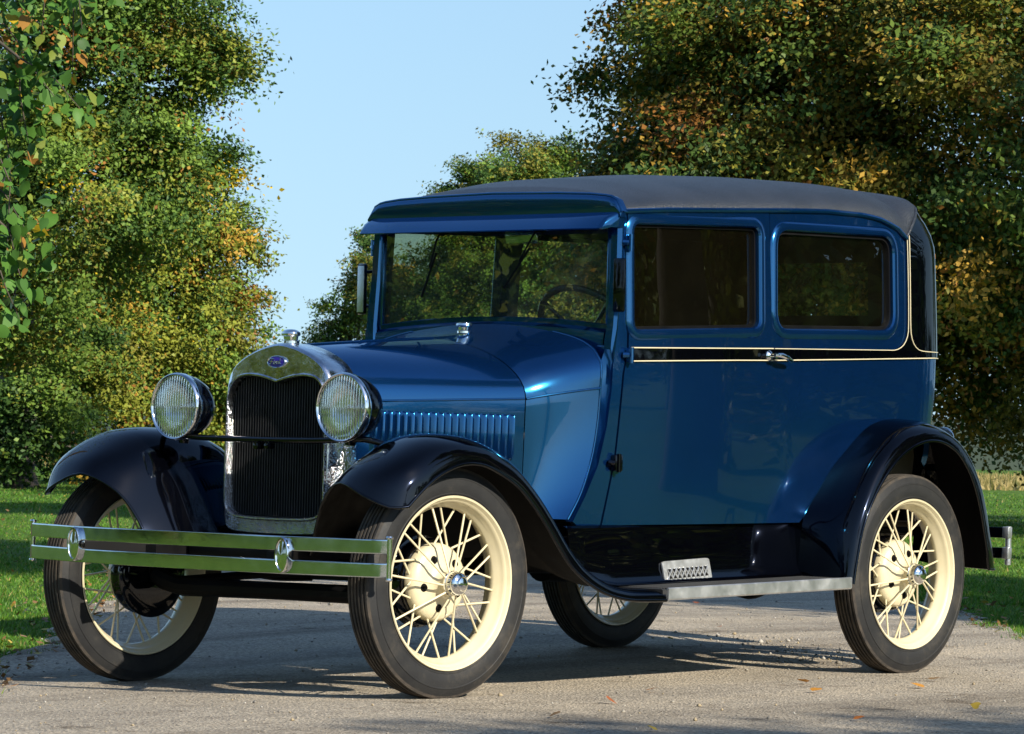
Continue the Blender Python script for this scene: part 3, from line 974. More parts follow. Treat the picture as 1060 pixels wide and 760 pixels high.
def gravel():
    rng = np.random.default_rng(15)
    n = 5200
    u = rng.uniform(-4, 12, n); w = rng.uniform(EDGE_R + .02, EDGE_L - .02, n)
    # more towards the edges and in drifts
    k = rng.random(n) < 0.35
    w = np.where(k, np.where(rng.random(n) < .5, EDGE_R + np.abs(rng.normal(size=n)) * .2, EDGE_L - np.abs(rng.normal(size=n)) * .2), w)
    x = DIR.x * u + LAT.x * w; y = DIR.y * u + LAT.y * w
    m = 240                      # the little drift of stones beside the rear wheel
    t = rng.random(m)
    x[:m] = 2.75 + 0.9 * t + rng.normal(size=m) * .10; y[:m] = -.35 + 1.1 * t + rng.normal(size=m) * .10
    s = np.exp(rng.normal(size=n) * .45) * .0032; s[:m] *= 1.25
    s = np.minimum(s, .02)
    z = ground_z(x, y) + .004 + s * .35
    base = np.array([[1, 0, 0], [-1, 0, 0], [0, 1, 0], [0, -1, 0], [0, 0, .8], [0, 0, -.8]], float)
    f = np.array([[0, 2, 4], [2, 1, 4], [1, 3, 4], [3, 0, 4], [2, 0, 5], [1, 2, 5], [3, 1, 5], [0, 3, 5]])
    V = base[None] * s[:, None, None] * rng.uniform(.6, 1.3, (n, 6, 1))
    a = rng.uniform(0, 6.28, n); c, d = np.cos(a)[:, None], np.sin(a)[:, None]
    V = np.stack([V[..., 0] * c - V[..., 1] * d, V[..., 0] * d + V[..., 1] * c, V[..., 2]], -1)
    V = V + np.c_[x, y, z][:, None, :]
    F = (np.arange(n)[:, None, None] * 6 + f[None]).reshape(-1, 3)
    col = pick_palette(n, [((0.30, 0.27, 0.22), 4), ((0.20, 0.18, 0.15), 3), ((0.42, 0.39, 0.34), 1.5), ((0.34, 0.27, 0.17), 2)], rng)
    tag(point_mesh("gravel", V.reshape(-1, 3), F, np.repeat(col, 6, 0), STONEM), kind='stuff')
gravel()

def fallen_leaves():
    rng = np.random.default_rng(21)
    spots = [(0.86, -0.925), (1.35, -1.25), (4.3, .35), (3.5, 2.2), (3.1, .75), (2.5, 1.7), (5.2, 3.5), (-.35, -1.5), (.4, -2.1), (-.9, -.9), (-1.2, .35), (-.6, .65), (1.9, -1.3), (2.3, -1.1), (3.7, -.75),
             (2.9, -1.7), (1.2, -2.0), (5.6, .9), (6.2, 3.0), (-.1, .9), (4.6, .55), (.3, -1.2), (1.7, -.95), (3.3, -1.25), (5.0, -.1), (-.5, -2.0), (2.0, -2.4), (.9, 4.2), (4.9, 5.3), (3.9, 1.1)]
    protos = []
    for k in range(5):
        n = 1
        V, F, kv = leaf_cards(np.zeros((1, 3)), unit(np.array([[.15 * rng.normal(), .15 * rng.normal(), 1.0]])), np.array([.040]), rng, 'heart')
        col = np.array(AUT[k][0])[None]
        o = point_mesh("fallen_leaf", V, F, np.repeat(col, kv, 0), LITTERM)
        tag(o, "small orange brown autumn leaf lying on the grey drive", 'leaf', "fallen leaves on the drive")
        protos.append(o)
    for i, (x, y) in enumerate(spots):
        o = protos[i] if i < 5 else link_copy(protos[int(rng.integers(0, 5))])
        o.location = (x, y, float(ground_z(x, y)) + .018)
        o.rotation_euler = (rng.normal() * .25, rng.normal() * .25, rng.uniform(0, 6.28))
        s = rng.uniform(.6, 1.25); o.scale = (s, s, s)
fallen_leaves()

# =================================================================== the car
CAR = empty("vintage_sedan", (0, 0, 0))
tag(CAR, "dark blue 1920s two door sedan with black wings and cream wire wheels", 'car')

# ---- body surface: s runs along the left side (= x), round the rear corner and to the middle of the back
XC, RC, HWR = 2.855, 0.25, 0.650
BACK_X = XC + RC
S_BACK = XC + RC * math.pi / 2
S_END = S_BACK + (HWR - RC)
def hw(x):
    return interp(x, [.75, .9, 1.06, 1.3, 1.6, 2.0, 3.2], [.560, .582, .600, .620, .638, .650, .650])
def inset(z):
    a = max(0, (1.15 - z) / .6); b = max(0, (z - 1.2) / .5)
    return .030 * a ** 1.8 + .022 * b ** 1.3
def B(s, z, off=0.0):
    if s <= XC:
        p = (s, -hw(s)); n = (0.0, -1.0)
    elif s <= S_BACK:
        q = (s - XC) / RC
        p = (XC + RC * math.sin(q), -(HWR - RC) - RC * math.cos(q)); n = (math.sin(q), -math.cos(q))
    else:
        p = (BACK_X, -(HWR - RC) + (s - S_BACK)); n = (1.0, 0.0)
    w = n[0]
    d = off - inset(z) - w * (.05 * max(0, (1.12 - z) / .5) ** 1.4)
    if s > 2.7:
        k = min(1, (s - 2.7) / .3)
        d -= k * .105 * max(0, (z - 1.60) / .20) ** 2.2
    return (p[0] + n[0] * d, p[1] + n[1] * d, z)

def roof_edge(x):
    return interp(x, [1.02, 1.08, 1.3, 1.66, 2.0, 2.22, 2.45, 2.55, 2.67, 2.735], [1.655, 1.662, 1.680, 1.701, 1.722, 1.733, 1.734, 1.727, 1.700, 1.660])
def rear_top(s):
    return interp(s, [2.735, 2.79, 2.86, 2.94, 3.05, 3.2, 3.7], [1.658, 1.712, 1.768, 1.798, 1.808, 1.812, 1.814])

DOOR_WIN = round_loop([(1.112, 1.615), (1.108, 1.240), (1.795, 1.274), (1.800, 1.643)], .035)
QUAR_WIN = round_loop([(1.905, 1.640), (1.897, 1.274), (2.645, 1.298), (2.648, 1.658)], .07)
REAR_WIN = round_loop([(S_END - .26, 1.600), (S_END - .26, 1.360), (S_END + .26, 1.360), (S_END + .26, 1.600)], .03)
DOOR_FRONT = [(1.009, .557), (1.036, .712), (1.050, .80), (1.060, .95), (1.070, 1.09), (1.088, 1.17), (1.090, 1.40), (1.090, roof_edge(1.09) - .006)]
DOOR_REAR = [(1.862, roof_edge(1.862) - .006), (1.866, 1.40), (1.872, 1.17), (1.886, .85), (1.900, .566)]
COWL_R = [(.872, .569), (.921, .658), (.970, .765), (1.000, .90), (1.014, 1.03), (1.017, 1.117)]

def shift(pts, d):
    return [(x + d, z) for x, z in pts]
def roof_line(x0, x1, n=10, dz=0.0):
    return [(x, roof_edge(x) + dz) for x in np.linspace(x0, x1, n)]

def body_side(mb):
    # strip between cowl and door, with the foot of the windscreen post
    panel(mb, COWL_R[::-1] + [(COWL_R[0][0] + .02, .556), (1.002, .555)] + shift(DOOR_FRONT[1:], -.006) + [(1.064, 1.655), (1.050, 1.40), (1.036, 1.24)], [], B, 0, .02, .03)
    # quarter: below the belt to the middle of the back, above it round the window
    low = [(1.9028, .566), (2.10, .568), (2.20, .665), (2.29, .765), (2.38, .835), (2.45, .893), (2.52, .928), (2.61, .945), (2.74, .945), (2.90, .925), (3.02, .80), (3.2, .70), (S_END, .70)]
    up = [(S_END, 1.215), (2.76, 1.215), (2.745, 1.23), (2.745, 1.655)] + roof_line(2.735, 1.869, 14) + shift(DOOR_REAR[1:-1], .0028)
    panel(mb, low + up, [QUAR_WIN], B, 0, .02)
    sweep_loop(mb, QUAR_WIN, [(-.003, -.022), (-.003, .001), (.002, .008), (.012, .010), (.024, .008), (.034, .002), (.036, -.002)], B)
    # drip moulding along the roof edge
    rl = roof_line(1.06, 2.735, 30, -.006)
    mb.tube([B(x, z, .006) for x, z in rl], .009, 8)
bm_ = MB()
body_side(bm_)
bm_.mirror_y()
# windscreen posts
for sy in (-1, 1):
    rings = []
    for z, x0, x1, yo, yi in ((1.10, 1.016, 1.079, .590, .540), (1.20, 1.022, 1.081, .592, .540), (1.255, 1.028, 1.083, .594, .546), (1.45, 1.042, 1.085, .592, .544), (1.665, 1.050, 1.087, .586, .540)):
        rings.append([(x0, sy * (yo - .012), z), (x0 + .012, sy * yo, z), (x1, sy * (yo - .003), z), (x1, sy * yi, z), (x0 + .01, sy * yi, z), (x0, sy * (yi + .008), z)])
    bm_.loft(rings, cu=True, caps=True, flip=(sy < 0))
for sy in (-1, 1):
    bm_.box((1.052, sy * .545, 1.125), (.06, .066, .12), bev=.006)
# floor line under the body
body = bm_.build("body", BLUE, CAR, 32, recalc=False)

def make_door(right=False):
    mb = MB()
    outline = DOOR_FRONT + DOOR_REAR
    outline = outline[::-1]
    outline = [DOOR_FRONT[-1]] + DOOR_FRONT[-2::-1] + DOOR_REAR[::-1]
    panel(mb, outline, [DOOR_WIN], B, .003, .03)
    sweep_loop(mb, DOOR_WIN, [(-.003, -.02), (-.003, .004), (.002, .011), (.012, .013), (.024, .011), (.034, .005), (.036, 0)], B)
    if right: mb = mb.flipped_y()
    d = mb.build("door", BLUE, CAR, 32)
    g = MB(); panel(g, round_loop([(1.110, 1.617), (1.106, 1.238), (1.797, 1.272), (1.802, 1.645)], .035), [], B, -.022, .004, .12)
    if right: g = g.flipped_y()
    g.build("window_pane", GLASS, d)
    c = MB()
    sweep_loop(c, DOOR_WIN, [(-.002, -.012), (-.012, -.010), (-.014, -.03), (-.002, -.034)], B)
    if right: c = c.flipped_y()
    c.build("window_channel", BLACK_DULL, d)
    # belt moulding on the door and its two lines
    bt = MB()
    b0 = [(x, interp(x, [1.078, 1.655, 1.875], [1.131, 1.153, 1.160])) for x in np.linspace(1.092, 1.868, 12)]
    t0 = [(x, interp(x, [1.078, 1.655, 1.875], [1.178, 1.196, 1.203])) for x in np.linspace(1.868, 1.092, 12)]
    panel(bt, b0 + t0, [], B, .010, .008, .06)
    if right: bt = bt.flipped_y()
    bt.build("belt_moulding", BLACK, d)
    ps = MB()
    ps.tube([B(x, z, .011) for x, z in b0], .0024, 6)
    ps.tube([B(x, z, .011) for x, z in t0], .0024, 6)
    if right: ps = ps.flipped_y()
    ps.build("pinstripe", CREAM, d)
    # lever handle
    h = MB()
    hx, hz = 1.843, 1.176
    p = Vector(B(hx, hz, .010))
    h.lathe([(.0, -.004), (.019, -.003), (.020, .003), (.015, .008), (.008, .012), (.007, .030), (.010, .036), (.0, .040)], 18, (0, 0, 0), 'Y')
    h.v = [(v[0] + p.x, p.y - v[1], v[2] + p.z) for v in h.v]; h.f = [f[::-1] for f in h.f]
    h.tube([p + Vector((-.012, -.036, .003)), p + Vector((.02, -.042, .002)), p + Vector((.06, -.040, -.006)), p + Vector((.10, -.030, -.016)), p + Vector((.112, -.026, -.019))], [.007, .010, .009, .008, .004], 10)
    if right: h = h.flipped_y()
    h.build("handle", CHROME, d)
    for (x, z, sx, sz) in ((1.083, 1.545, .020, .055), (1.085, 1.152, .024, .050), (1.048, .775, .042, .058)):
        q = Vector(B(x, z, .012))
        hb = MB()
        hb.box(q, (sx, .022, sz), bev=.005)
        hb.tube([q + Vector((-.004, -.012, -sz * .55)), q + Vector((-.004, -.012, sz * .55))], .008, 10)
        hb.tube([q + Vector((-sx * .5, -.008, 0)), q + Vector((-sx * .5 - .014, .010, 0))], .011, 8)
        if right: hb = hb.flipped_y()
        hb.build("hinge", BLACK if z < 1 else BLUE, d)
    return d
make_door(False)
make_door(True)

# quarter window glass
for sgn in (-1, 1):
    g = MB(); panel(g, round_loop([(1.902, 1.643), (1.894, 1.271), (2.648, 1.295), (2.651, 1.661)], .07), [], B, -.022, .004, .12)
    c = MB(); sweep_loop(c, QUAR_WIN, [(-.002, -.012), (-.014, -.010), (-.016, -.03), (-.002, -.034)], B)
    if sgn > 0:
        g = g.flipped_y(); c = c.flipped_y()
    q = g.build("quarter_window", GLASS_CLEAR, CAR)
    c.build("window_channel", BLACK_DULL, q)

# black upper rear with its window, one sheet from quarter to quarter
def rear_upper():
    mb = MB()
    half = [(2.60, 1.2225), (2.655, 1.226), (2.70, 1.245), (2.725, 1.275), (2.734, 1.31), (2.737, 1.45), (2.737, 1.657)]
    top = [(s, rear_top(s)) for s in np.linspace(2.74, 2 * S_END - 2.74, 60) if s <= S_END]
    topfull = top + [(2 * S_END - s, z) for s, z in top[::-1]]
    def BB(s, z, off=0):
        if s <= S_END: return B(s, z, off)
        p = B(2 * S_END - s, z, off); return (p[0], -p[1], p[2])
    left_low = [(1.878, 1.160), (2.3, 1.177), (2.92, 1.2030), (3.3, 1.206), (S_END, 1.206)]
    right_low = [(2 * S_END - s, z) for s, z in left_low[-2::-1]]
    right_half = [(2 * S_END - s, z) for s, z in half]
    belt_top_r = [(2 * S_END - 1.878, 1.203)]
    outline = left_low + right_low + belt_top_r + right_half + topfull[::-1][1:-1] + half[::-1] + [(1.878, 1.203)]
    panel(mb, outline, [REAR_WIN], BB, .006, .022)
    sweep_loop(mb, REAR_WIN, [(-.003, -.018), (-.003, .006), (.003, .013), (.014, .013), (.020, .004)], BB)
    o = mb.build("rear_upper_panel", BLACK, CAR, 32)
    g = MB(); panel(g, round_loop([(S_END - .262, 1.602), (S_END - .262, 1.358), (S_END + .262, 1.358), (S_END + .262, 1.602)], .03), [], BB, -.018, .004, .12)
    g.build("rear_window", GLASS_CLEAR, o)
    ps = MB()
    for fl in (0, 1):
        F = (lambda s, z: B(s, z, .0075)) if not fl else (lambda s, z: (B(s, z, .0075)[0], -B(s, z, .0075)[1], z))
        low = [(s, interp(s, [1.878, 2.3, 2.92, 3.3], [1.160, 1.177, 1.203, 1.206])) for s in np.linspace(1.88, S_END, 50)]
        ps.tube([F(*p) for p in low], .0024, 6)
        up = [(s, interp(s, [1.878, 2.60], [1.203, 1.2225])) for s in np.linspace(1.88, 2.60, 20)] + [tuple(p) for p in resample(half, 26)][1:]
        ps.tube([F(*p) for p in up], .0018, 6)
        inn = [(2.752, 1.668), (2.750, 1.45), (2.750, 1.31), (2.760, 1.268), (2.785, 1.240), (2.83, 1.227), (2.95, 1.226)]
        inn = [tuple(p) for p in resample(inn, 30)] + [(s, 1.2265) for s in np.linspace(2.97, S_END, 24)]
        ps.tube([F(*p) for p in inn], .0020, 6)
    ps.build("pinstripe", CREAM, o)
rear_upper()

# dark cloth lining inside
def lining():
    mb = MB()
    win_d = round_loop([(1.118, 1.622), (1.112, 1.222), (1.830, 1.255), (1.835, 1.645)], .03)
    win_q = round_loop([(1.895, 1.650), (1.887, 1.256), (2.690, 1.278), (2.690, 1.655)], .06)
    ol = [(1.10, .60), (2.2, .60), (2.5, .70), (S_END, .75), (S_END, 1.69), (2.85, 1.69), (2.74, 1.69), (2.45, 1.70), (1.9, 1.69), (1.10, 1.645)]
    win_r = [(S_END, 1.585), (S_END - .245, 1.585), (S_END - .245, 1.375), (S_END, 1.375)]
    ol = ol[:4] + [(S_END, 1.375), (S_END - .245, 1.375), (S_END - .245, 1.585), (S_END, 1.585)] + ol[4:]
    panel(mb, ol, [win_d, win_q], B, -.045, .006, .09)
    mb.mirror_y()
    # headlining
    rings = []
    for x in np.linspace(1.09, 2.95, 16):
        w = hw(x) - .07 if x < 2.75 else hw(x) - .07 - (x - 2.75) * .8
        zc = interp(x, [1.05, 1.4, 2.1, 2.6, 2.95], [1.66, 1.76, 1.80, 1.78, 1.72]); ze = interp(x, [1.05, 2.2, 2.95], [1.63, 1.69, 1.67])
        rings.append([(x, w * t, ze + (zc - ze) * (1 - abs(t) ** 2.2)) for t in np.linspace(-1, 1, 15)])
    mb.loft(rings)
    mb.box((2.0, 0, .56), (2.0, 1.1, .02))
    return mb.build("interior_lining", LINING, CAR)
lining()

# roof cloth
def roof():
    mb = MB()
    def zc(x): return interp(x, [1.035, 1.10, 1.3, 1.7, 2.1, 2.5, 2.75, 2.9, 3.02], [1.728, 1.757, 1.800, 1.842, 1.864, 1.874, 1.874, 1.858, 1.832])
    rings = []
    xs = list(np.linspace(1.050, 1.16, 8)) + list(np.linspace(1.2, 2.70, 34)) + [2.735]
    def sect(x, w, ze, c):
        out = []
        for t in np.linspace(-1, 1, 41):
            tt = math.sin(t * math.pi / 2)
            out.append((x, w * tt, ze + (c - ze) * max(0, 1 - abs(tt) ** 2.5) ** interp(x, [2.1, 2.7], [.62, .46])))
        return out
    for x in xs:
        e = roof_edge(x)
        p = B(x, e, .004)
        if x < 1.1:
            # header arch
            pass
        rings.append(sect(x, -p[1], e, zc(x)))
    for s in (2.78, 2.83, 2.88, 2.93, 2.98, 3.03, 3.10):
        z = rear_top(s); p = B(s, z, .002)
        rings.append(sect(p[0], -p[1], z, max(z + .004, zc(min(p[0], 3.02)))))
    mb.loft(rings)
    # rolled hem at the rear seam
    hem = [B(s, rear_top(s), .004) for s in np.linspace(2.735, S_END, 30)]
    hem = hem + [(p[0], -p[1], p[2]) for p in hem[-2::-1]]
    mb.tube(hem, .007, 8)
    o = mb.build("roof", ROOFM, CAR, 50)
    return o
roof()

# header band above the windscreen
def arch(y):
    return interp(abs(y), [0, .30, .45, .54, .57, .588, .598], [1.728, 1.722, 1.716, 1.707, 1.696, 1.676, 1.650])
def header():
    mb = MB()
    ys = np.linspace(-.598, .598, 49)
    rows = []
    for dx, f in ((.045, 1.0), (.024, 1.0), (.009, .94), (.002, .84), (.0, .7), (.001, .5), (.003, .25), (.006, 0.0), (.05, 0.0)):
        rows.append([(1.030 + dx, y, 1.632 + (arch(y) + .003 - 1.632) * f) for y in ys])
    mb.loft(rows, flip=False)
    mb.tube([(1.046, y, arch(y) + .002) for y in ys], .0055, 8)
    mb.box((1.072, 0, 1.628), (.05, 1.08, .035), bev=.006)
    return mb.build("windscreen_header", BLUE, CAR, 40, recalc=True)
header()

def visor():
    mb = MB()
    sec = []
    # path of the visor in plan: from the left post round the front to the right post
    pl = [(.598, 1.062, 1.058), (.592, 1.042, 1.000), (.582, 1.034, .962), (.565, 1.031, .952), (.40, 1.030, .948), (.2, 1.030, .946), (0, 1.030, .945)]
    pl = [(-y, a, b) for y, a, b in pl] + [(y, a, b) for y, a, b in pl[-2::-1]]
    top = []; bot = []; mid = []
    rings = []
    for y, xt, xb in pl:
        e = abs(y) > .59
        zt = 1.650; zb = 1.590 if not e else 1.600
        yb = y * (.985 if abs(y) > .55 else 1)
        rings.append([(xt, y, zt), ((xt + xb) / 2 - .006, (y + yb) / 2, (zt + zb) / 2 + .006), (xb, yb, zb), (xb + .004, yb, zb - .004), (xb + .008, yb * .997, zb), ((xt + xb) / 2 + .002, (y + yb) / 2 * .994, (zt + zb) / 2), (xt + .006, y * .994, zt - .004)])
    mb.loft(rings, cu=True, caps=True)
    return mb.build("sun_visor", BLUE, CAR, 40, recalc=True)
visor()

def windscreen():
    mb = MB()
    def zb(y): return 1.288 - .10 * (abs(y) / .55) ** 2 * .3
    x = 1.060
    ys = np.linspace(-.540, .540, 33)
    # lower bar follows the cowl; side and top bars
    mb.loft([[(x - .012, y, zb(y) - .030), (x - .012, y, zb(y) - .002), (x - .010, y, zb(y)), (x + .010, y, zb(y)), (x + .012, y, zb(y) - .03)] for y in ys], cu=True, caps=True)
    for sy in (-1, 1):
        mb.box((x, sy * .538, 1.43), (.022, .018, .36), bev=.004)
    mb.box((x, 0, 1.604), (.022, 1.06, .018), bev=.004)
    # filler under the lower bar down to the cowl
    mb.loft([[(1.024, y, zb(y) - .15), (1.024, y, zb(y) - .070), (1.030, y, zb(y) - .030), (1.046, y, zb(y) - .018), (1.085, y, zb(y) - .018), (1.085, y, zb(y) - .07)] for y in ys], cu=False)
    f = mb.build("windscreen_frame", BLUE, CAR, 35, recalc=True)
    g = MB()
    P = [(-.532, zb(.53) - .002)] + [(y, zb(y) - .004) for y in np.linspace(-.5, .5, 15)] + [(.532, zb(.53) - .002), (.532, 1.60), (-.532, 1.60)]
    panel(g, P, [], lambda s, z, o: (x - o, s, z), .002, .005, .1)
    # facing: s is y here, so turn the faces about
    g.f = [ff[::-1] for ff in g.f]
    g.build("windscreen_glass", GLASS_SCREEN, f)
    for (y0, z0, y1, z1) in ((.245, 1.575, .335, 1.36), (-.215, 1.578, -.060, 1.39)):
        w = MB()
        w.tube([(x - .018, y0, z0 + .02), (x - .030, y0 * .9 + y1 * .1, z0 - .01), (x - .024, (y0 + y1) / 2, (z0 + z1) / 2)], .0035, 6)
        w.tube([(x - .014, y0 * .75 + y1 * .25, z0 * .75 + z1 * .25), (x - .014, y1, z1)], .0045, 6)
        w.box((x - .012, y0, z0 + .022), (.02, .02, .03), bev=.004)
        w.build("wiper", BLACK_DULL, f)
    im = MB()
    im.box((x + .06, -.075, 1.575), (.012, .15, .045), rot=(0, R_(-8), 0), bev=.01)
    im.tube([(x + .02, -.075, 1.605), (x + .058, -.075, 1.585)], .005, 6)
    im.build("rear_view_mirror", CHROME, f)
windscreen()

# ---- bonnet, cowl
HX0, HX1 = .055, .742
def arch_y(w, zh, zt, n=15):
    out = []
    for q in np.linspace(0, math.pi / 2, n):
        y = math.cos(q); z = .87 * math.sin(q) + .13 * (1 - y)
        out.append((-w * y, zh + (zt - zh) * z))
    return out
def hood_params(t):
    return .236 + .194 * t ** .96, .962 + .027 * t, 1.146 + .052 * t ** .9
def hood_section(t, drop=.60):
    w, zh, zt = hood_params(t)
    side = [(-w + .004 * 0 + .006 * (zh - z) / .3, z) for z in np.linspace(drop, zh, 8)[:-1]]
    return side + arch_y(w, zh, zt)
def hood():
    mb = MB()
    rings = []
    for t in np.linspace(0, 1, 16):
        x = HX0 + (HX1 - HX0) * t
        L = hood_section(t)
        full = [(x, y, z) for y, z in L] + [(x, -y, z) for y, z in L[-2::-1]]
        rings.append(full)
    mb.loft(rings, flip=True)
    # turned-in edge at the back
    mb.loft([rings[-1], [(p[0] - .001, p[1] * .985, p[2] - .008) for p in rings[-1]]], flip=True)
    o = mb.build("hood", BLUE, CAR, 40, recalc=True)
    hg = MB()
    for sy in (-1, 1):
        hg.tube([(HX0 + (HX1 - HX0) * t, sy * (hood_params(t)[0] + .001), hood_params(t)[1]) for t in np.linspace(0.01, .995, 12)], .0042, 8)
    hg.tube([(HX0 + (HX1 - HX0) * t, 0, hood_params(t)[2] + .001) for t in np.linspace(0.01, .995, 12)], .0050, 8)
    hg.build("hinge_bead", BLUE, o)
    for sy in (-1, 1):
        lv = MB()
        for k in range(20):
            x = .150 + k * .0282
            t = (x - HX0) / (HX1 - HX0)
            rings = []
            for z, hgt in ((.775, 0), (.783, .7), (.80, 1), (.86, 1), (.915, 1), (.928, .75), (.934, 0)):
                w = hood_params(t)[0] - .006 * (hood_params(t)[1] - z) / .3
                nx = -.27
                def pt(dx, out):
                    return (x + dx + nx * out * .9, sy * -(w + out + .27 * dx) * -1 * 1 if False else sy * (w + out + .27 * dx), z)
                rings.append([pt(-.011, -.001), pt(-.006, .004 * hgt), pt(.000, .010 * hgt), pt(.005, .0145 * hgt), pt(.0085, .0155 * hgt), pt(.0092, .013 * hgt), pt(.0094, -.002)])
            lv.loft(rings, flip=(sy > 0))
        lv.build("louver_panel", BLUE, o, 30, recalc=False)
hood()

COWL_E = [(.858, .576), (.908, .667), (.948, .795), (.965, .92), (.970, 1.034), (.972, 1.110)]
def cowl():
    mb = MB()
    # rear edge in 3D from bottom to the crown of the scuttle
    low = [(x, -(hw(x) - inset(z)) + .010, z) for x, z in COWL_E]
    top = [(.978, -.560, 1.140), (.985, -.535, 1.167), (.992, -.47, 1.200), (.998, -.37, 1.225), (1.002, -.25, 1.243), (1.005, -.12, 1.256), (1.006, 0, 1.260)]
    E = np.concatenate([resample(low[:5], 14), resample(low[4:] + top, 24)[1:]])
    w, zh, zt = hood_params(1.0)
    x0 = HX1 + .006
    s = [(x0, -w + .008 * (zh - z) / .3, z) for z in np.linspace(.58, zh, 14)]
    a = arch_y(w, zh, zt, 60)
    F = np.concatenate([np.array(s), resample([(x0, y, z) for y, z in a[::4] + [a[-1]]], 24)[1:]])
    rings = []
    for v in np.linspace(0, 1, 14):
        q = .55 * v + .45 * v * v
        qz = v
        row = []
        for f, e in zip(F, E):
            k = min(1, max(0, (len(row) - 14) / 20))
            zz = v ** (1 + 1.1 * k)
            row.append((f[0] + (e[0] - f[0]) * v, f[1] + (e[1] - f[1]) * q, f[2] + (e[2] - f[2]) * zz))
        rings.append(row)
    full = [[tuple(p) for p in r] + [(p[0], -p[1], p[2]) for p in r[-2::-1]] for r in rings]
    mb.loft(full, flip=True)
    shelf = rings[-1][14:]
    for sy in (1, -1):
        mb.loft([[(p[0], p[1] * sy, p[2]) for p in shelf], [(p[0] + .006, p[1] * .995 * sy, p[2] - .002) for p in shelf], [(p[0] + .014, p[1] * .955 * sy, p[2] - .022) for p in shelf], [(1.085, p[1] * .955 * sy, p[2] - .024) for p in shelf]], flip=(sy > 0))
    # the groove between cowl and body
    Rr = resample([(x, -(hw(x) - inset(z)), z) for x, z in COWL_R], 14)
    g0 = E[:16]; n = len(g0)
    Rg = resample([tuple(p) for p in Rr] + [(1.018, -.585, 1.17)], n)
    for sy in (1, -1):
        mb.loft([[(p[0], p[1] * sy, p[2]) for p in g0], [(p[0] + .008, (p[1] + .006) * sy, p[2]) for p in g0], [(p[0] + .016, (p[1] + .030) * sy, p[2]) for p in g0],
                 [(p[0] - .004, (p[1] + .026) * sy, p[2]) for p in Rg], [(p[0] + .001, (p[1] + .002) * sy, p[2]) for p in Rg]], flip=(sy > 0))
    o = mb.build("cowl", BLUE, CAR, 40, recalc=True)
    for sy in (1, -1):
        bd = MB()
        bd.tube([(r[13][0], r[13][1] * sy - .0015 * sy, r[13][2]) for r in rings], .0042, 8)
        bd.tube([(p[0], p[1] * sy, p[2]) for p in E[:26]], .004, 8)
        bd.build("cowl_bead", BLUE, o)
    fc = MB()
    fc.lathe([(.0, .062), (.018, .061), (.029, .057), (.031, .050), (.029, .046), (.022, .043), (.021, .034), (.026, .030), (.026, .022), (.020, .018), (.019, .006), (.030, .003), (.032, -.01)], 28, (.905, 0, 1.200))
    fc.build("fuel_cap", CHROME, o)
cowl()

# ---- radiator
def shell_outline(d=0.0):
    half = [(.0, .502), (.10, .503), (.19, .508), (.228, .522), (.244, .560), (.247, .65), (.247, .80), (.247, .93), (.244, 1.0), (.232, 1.045), (.205, 1.080), (.155, 1.112), (.09, 1.137), (.03, 1.151), (0, 1.154)]
    R = resample(half, 48)
    c = np.array([0, .83])
    out = []
    for i, p in enumerate(R):
        t = R[min(i + 1, 47)] - R[max(i - 1, 0)]
        t = t / np.linalg.norm(t); n = np.array([t[1], -t[0]])
        q = p + n * d
        if i in (0, 47): q[0] = 0
        out.append(q)
    return out
def grille_outline(d=0.0):
    half = [(.0, .566), (.10, .567), (.17, .571), (.205, .582), (.222, .610), (.225, .70), (.225, .85), (.222, .955), (.214, .995), (.195, 1.022), (.165, 1.036), (.12, 1.040), (.07, 1.035), (.03, 1.026), (0, 1.018)]
    R = resample(half, 48)
    out = []
    for i, p in enumerate(R):
        t = R[min(i + 1, 47)] - R[max(i - 1, 0)]
        t = t / np.linalg.norm(t); n = np.array([t[1], -t[0]])
        q = p + n * d
        if i in (0, 47): q[0] = 0
        out.append(q)
    return out
def ring3(half, x):
    L = [(x, -p[0], p[1]) for p in half]
    return L + [(x, p[0], p[1]) for p in half[-2:0:-1]]
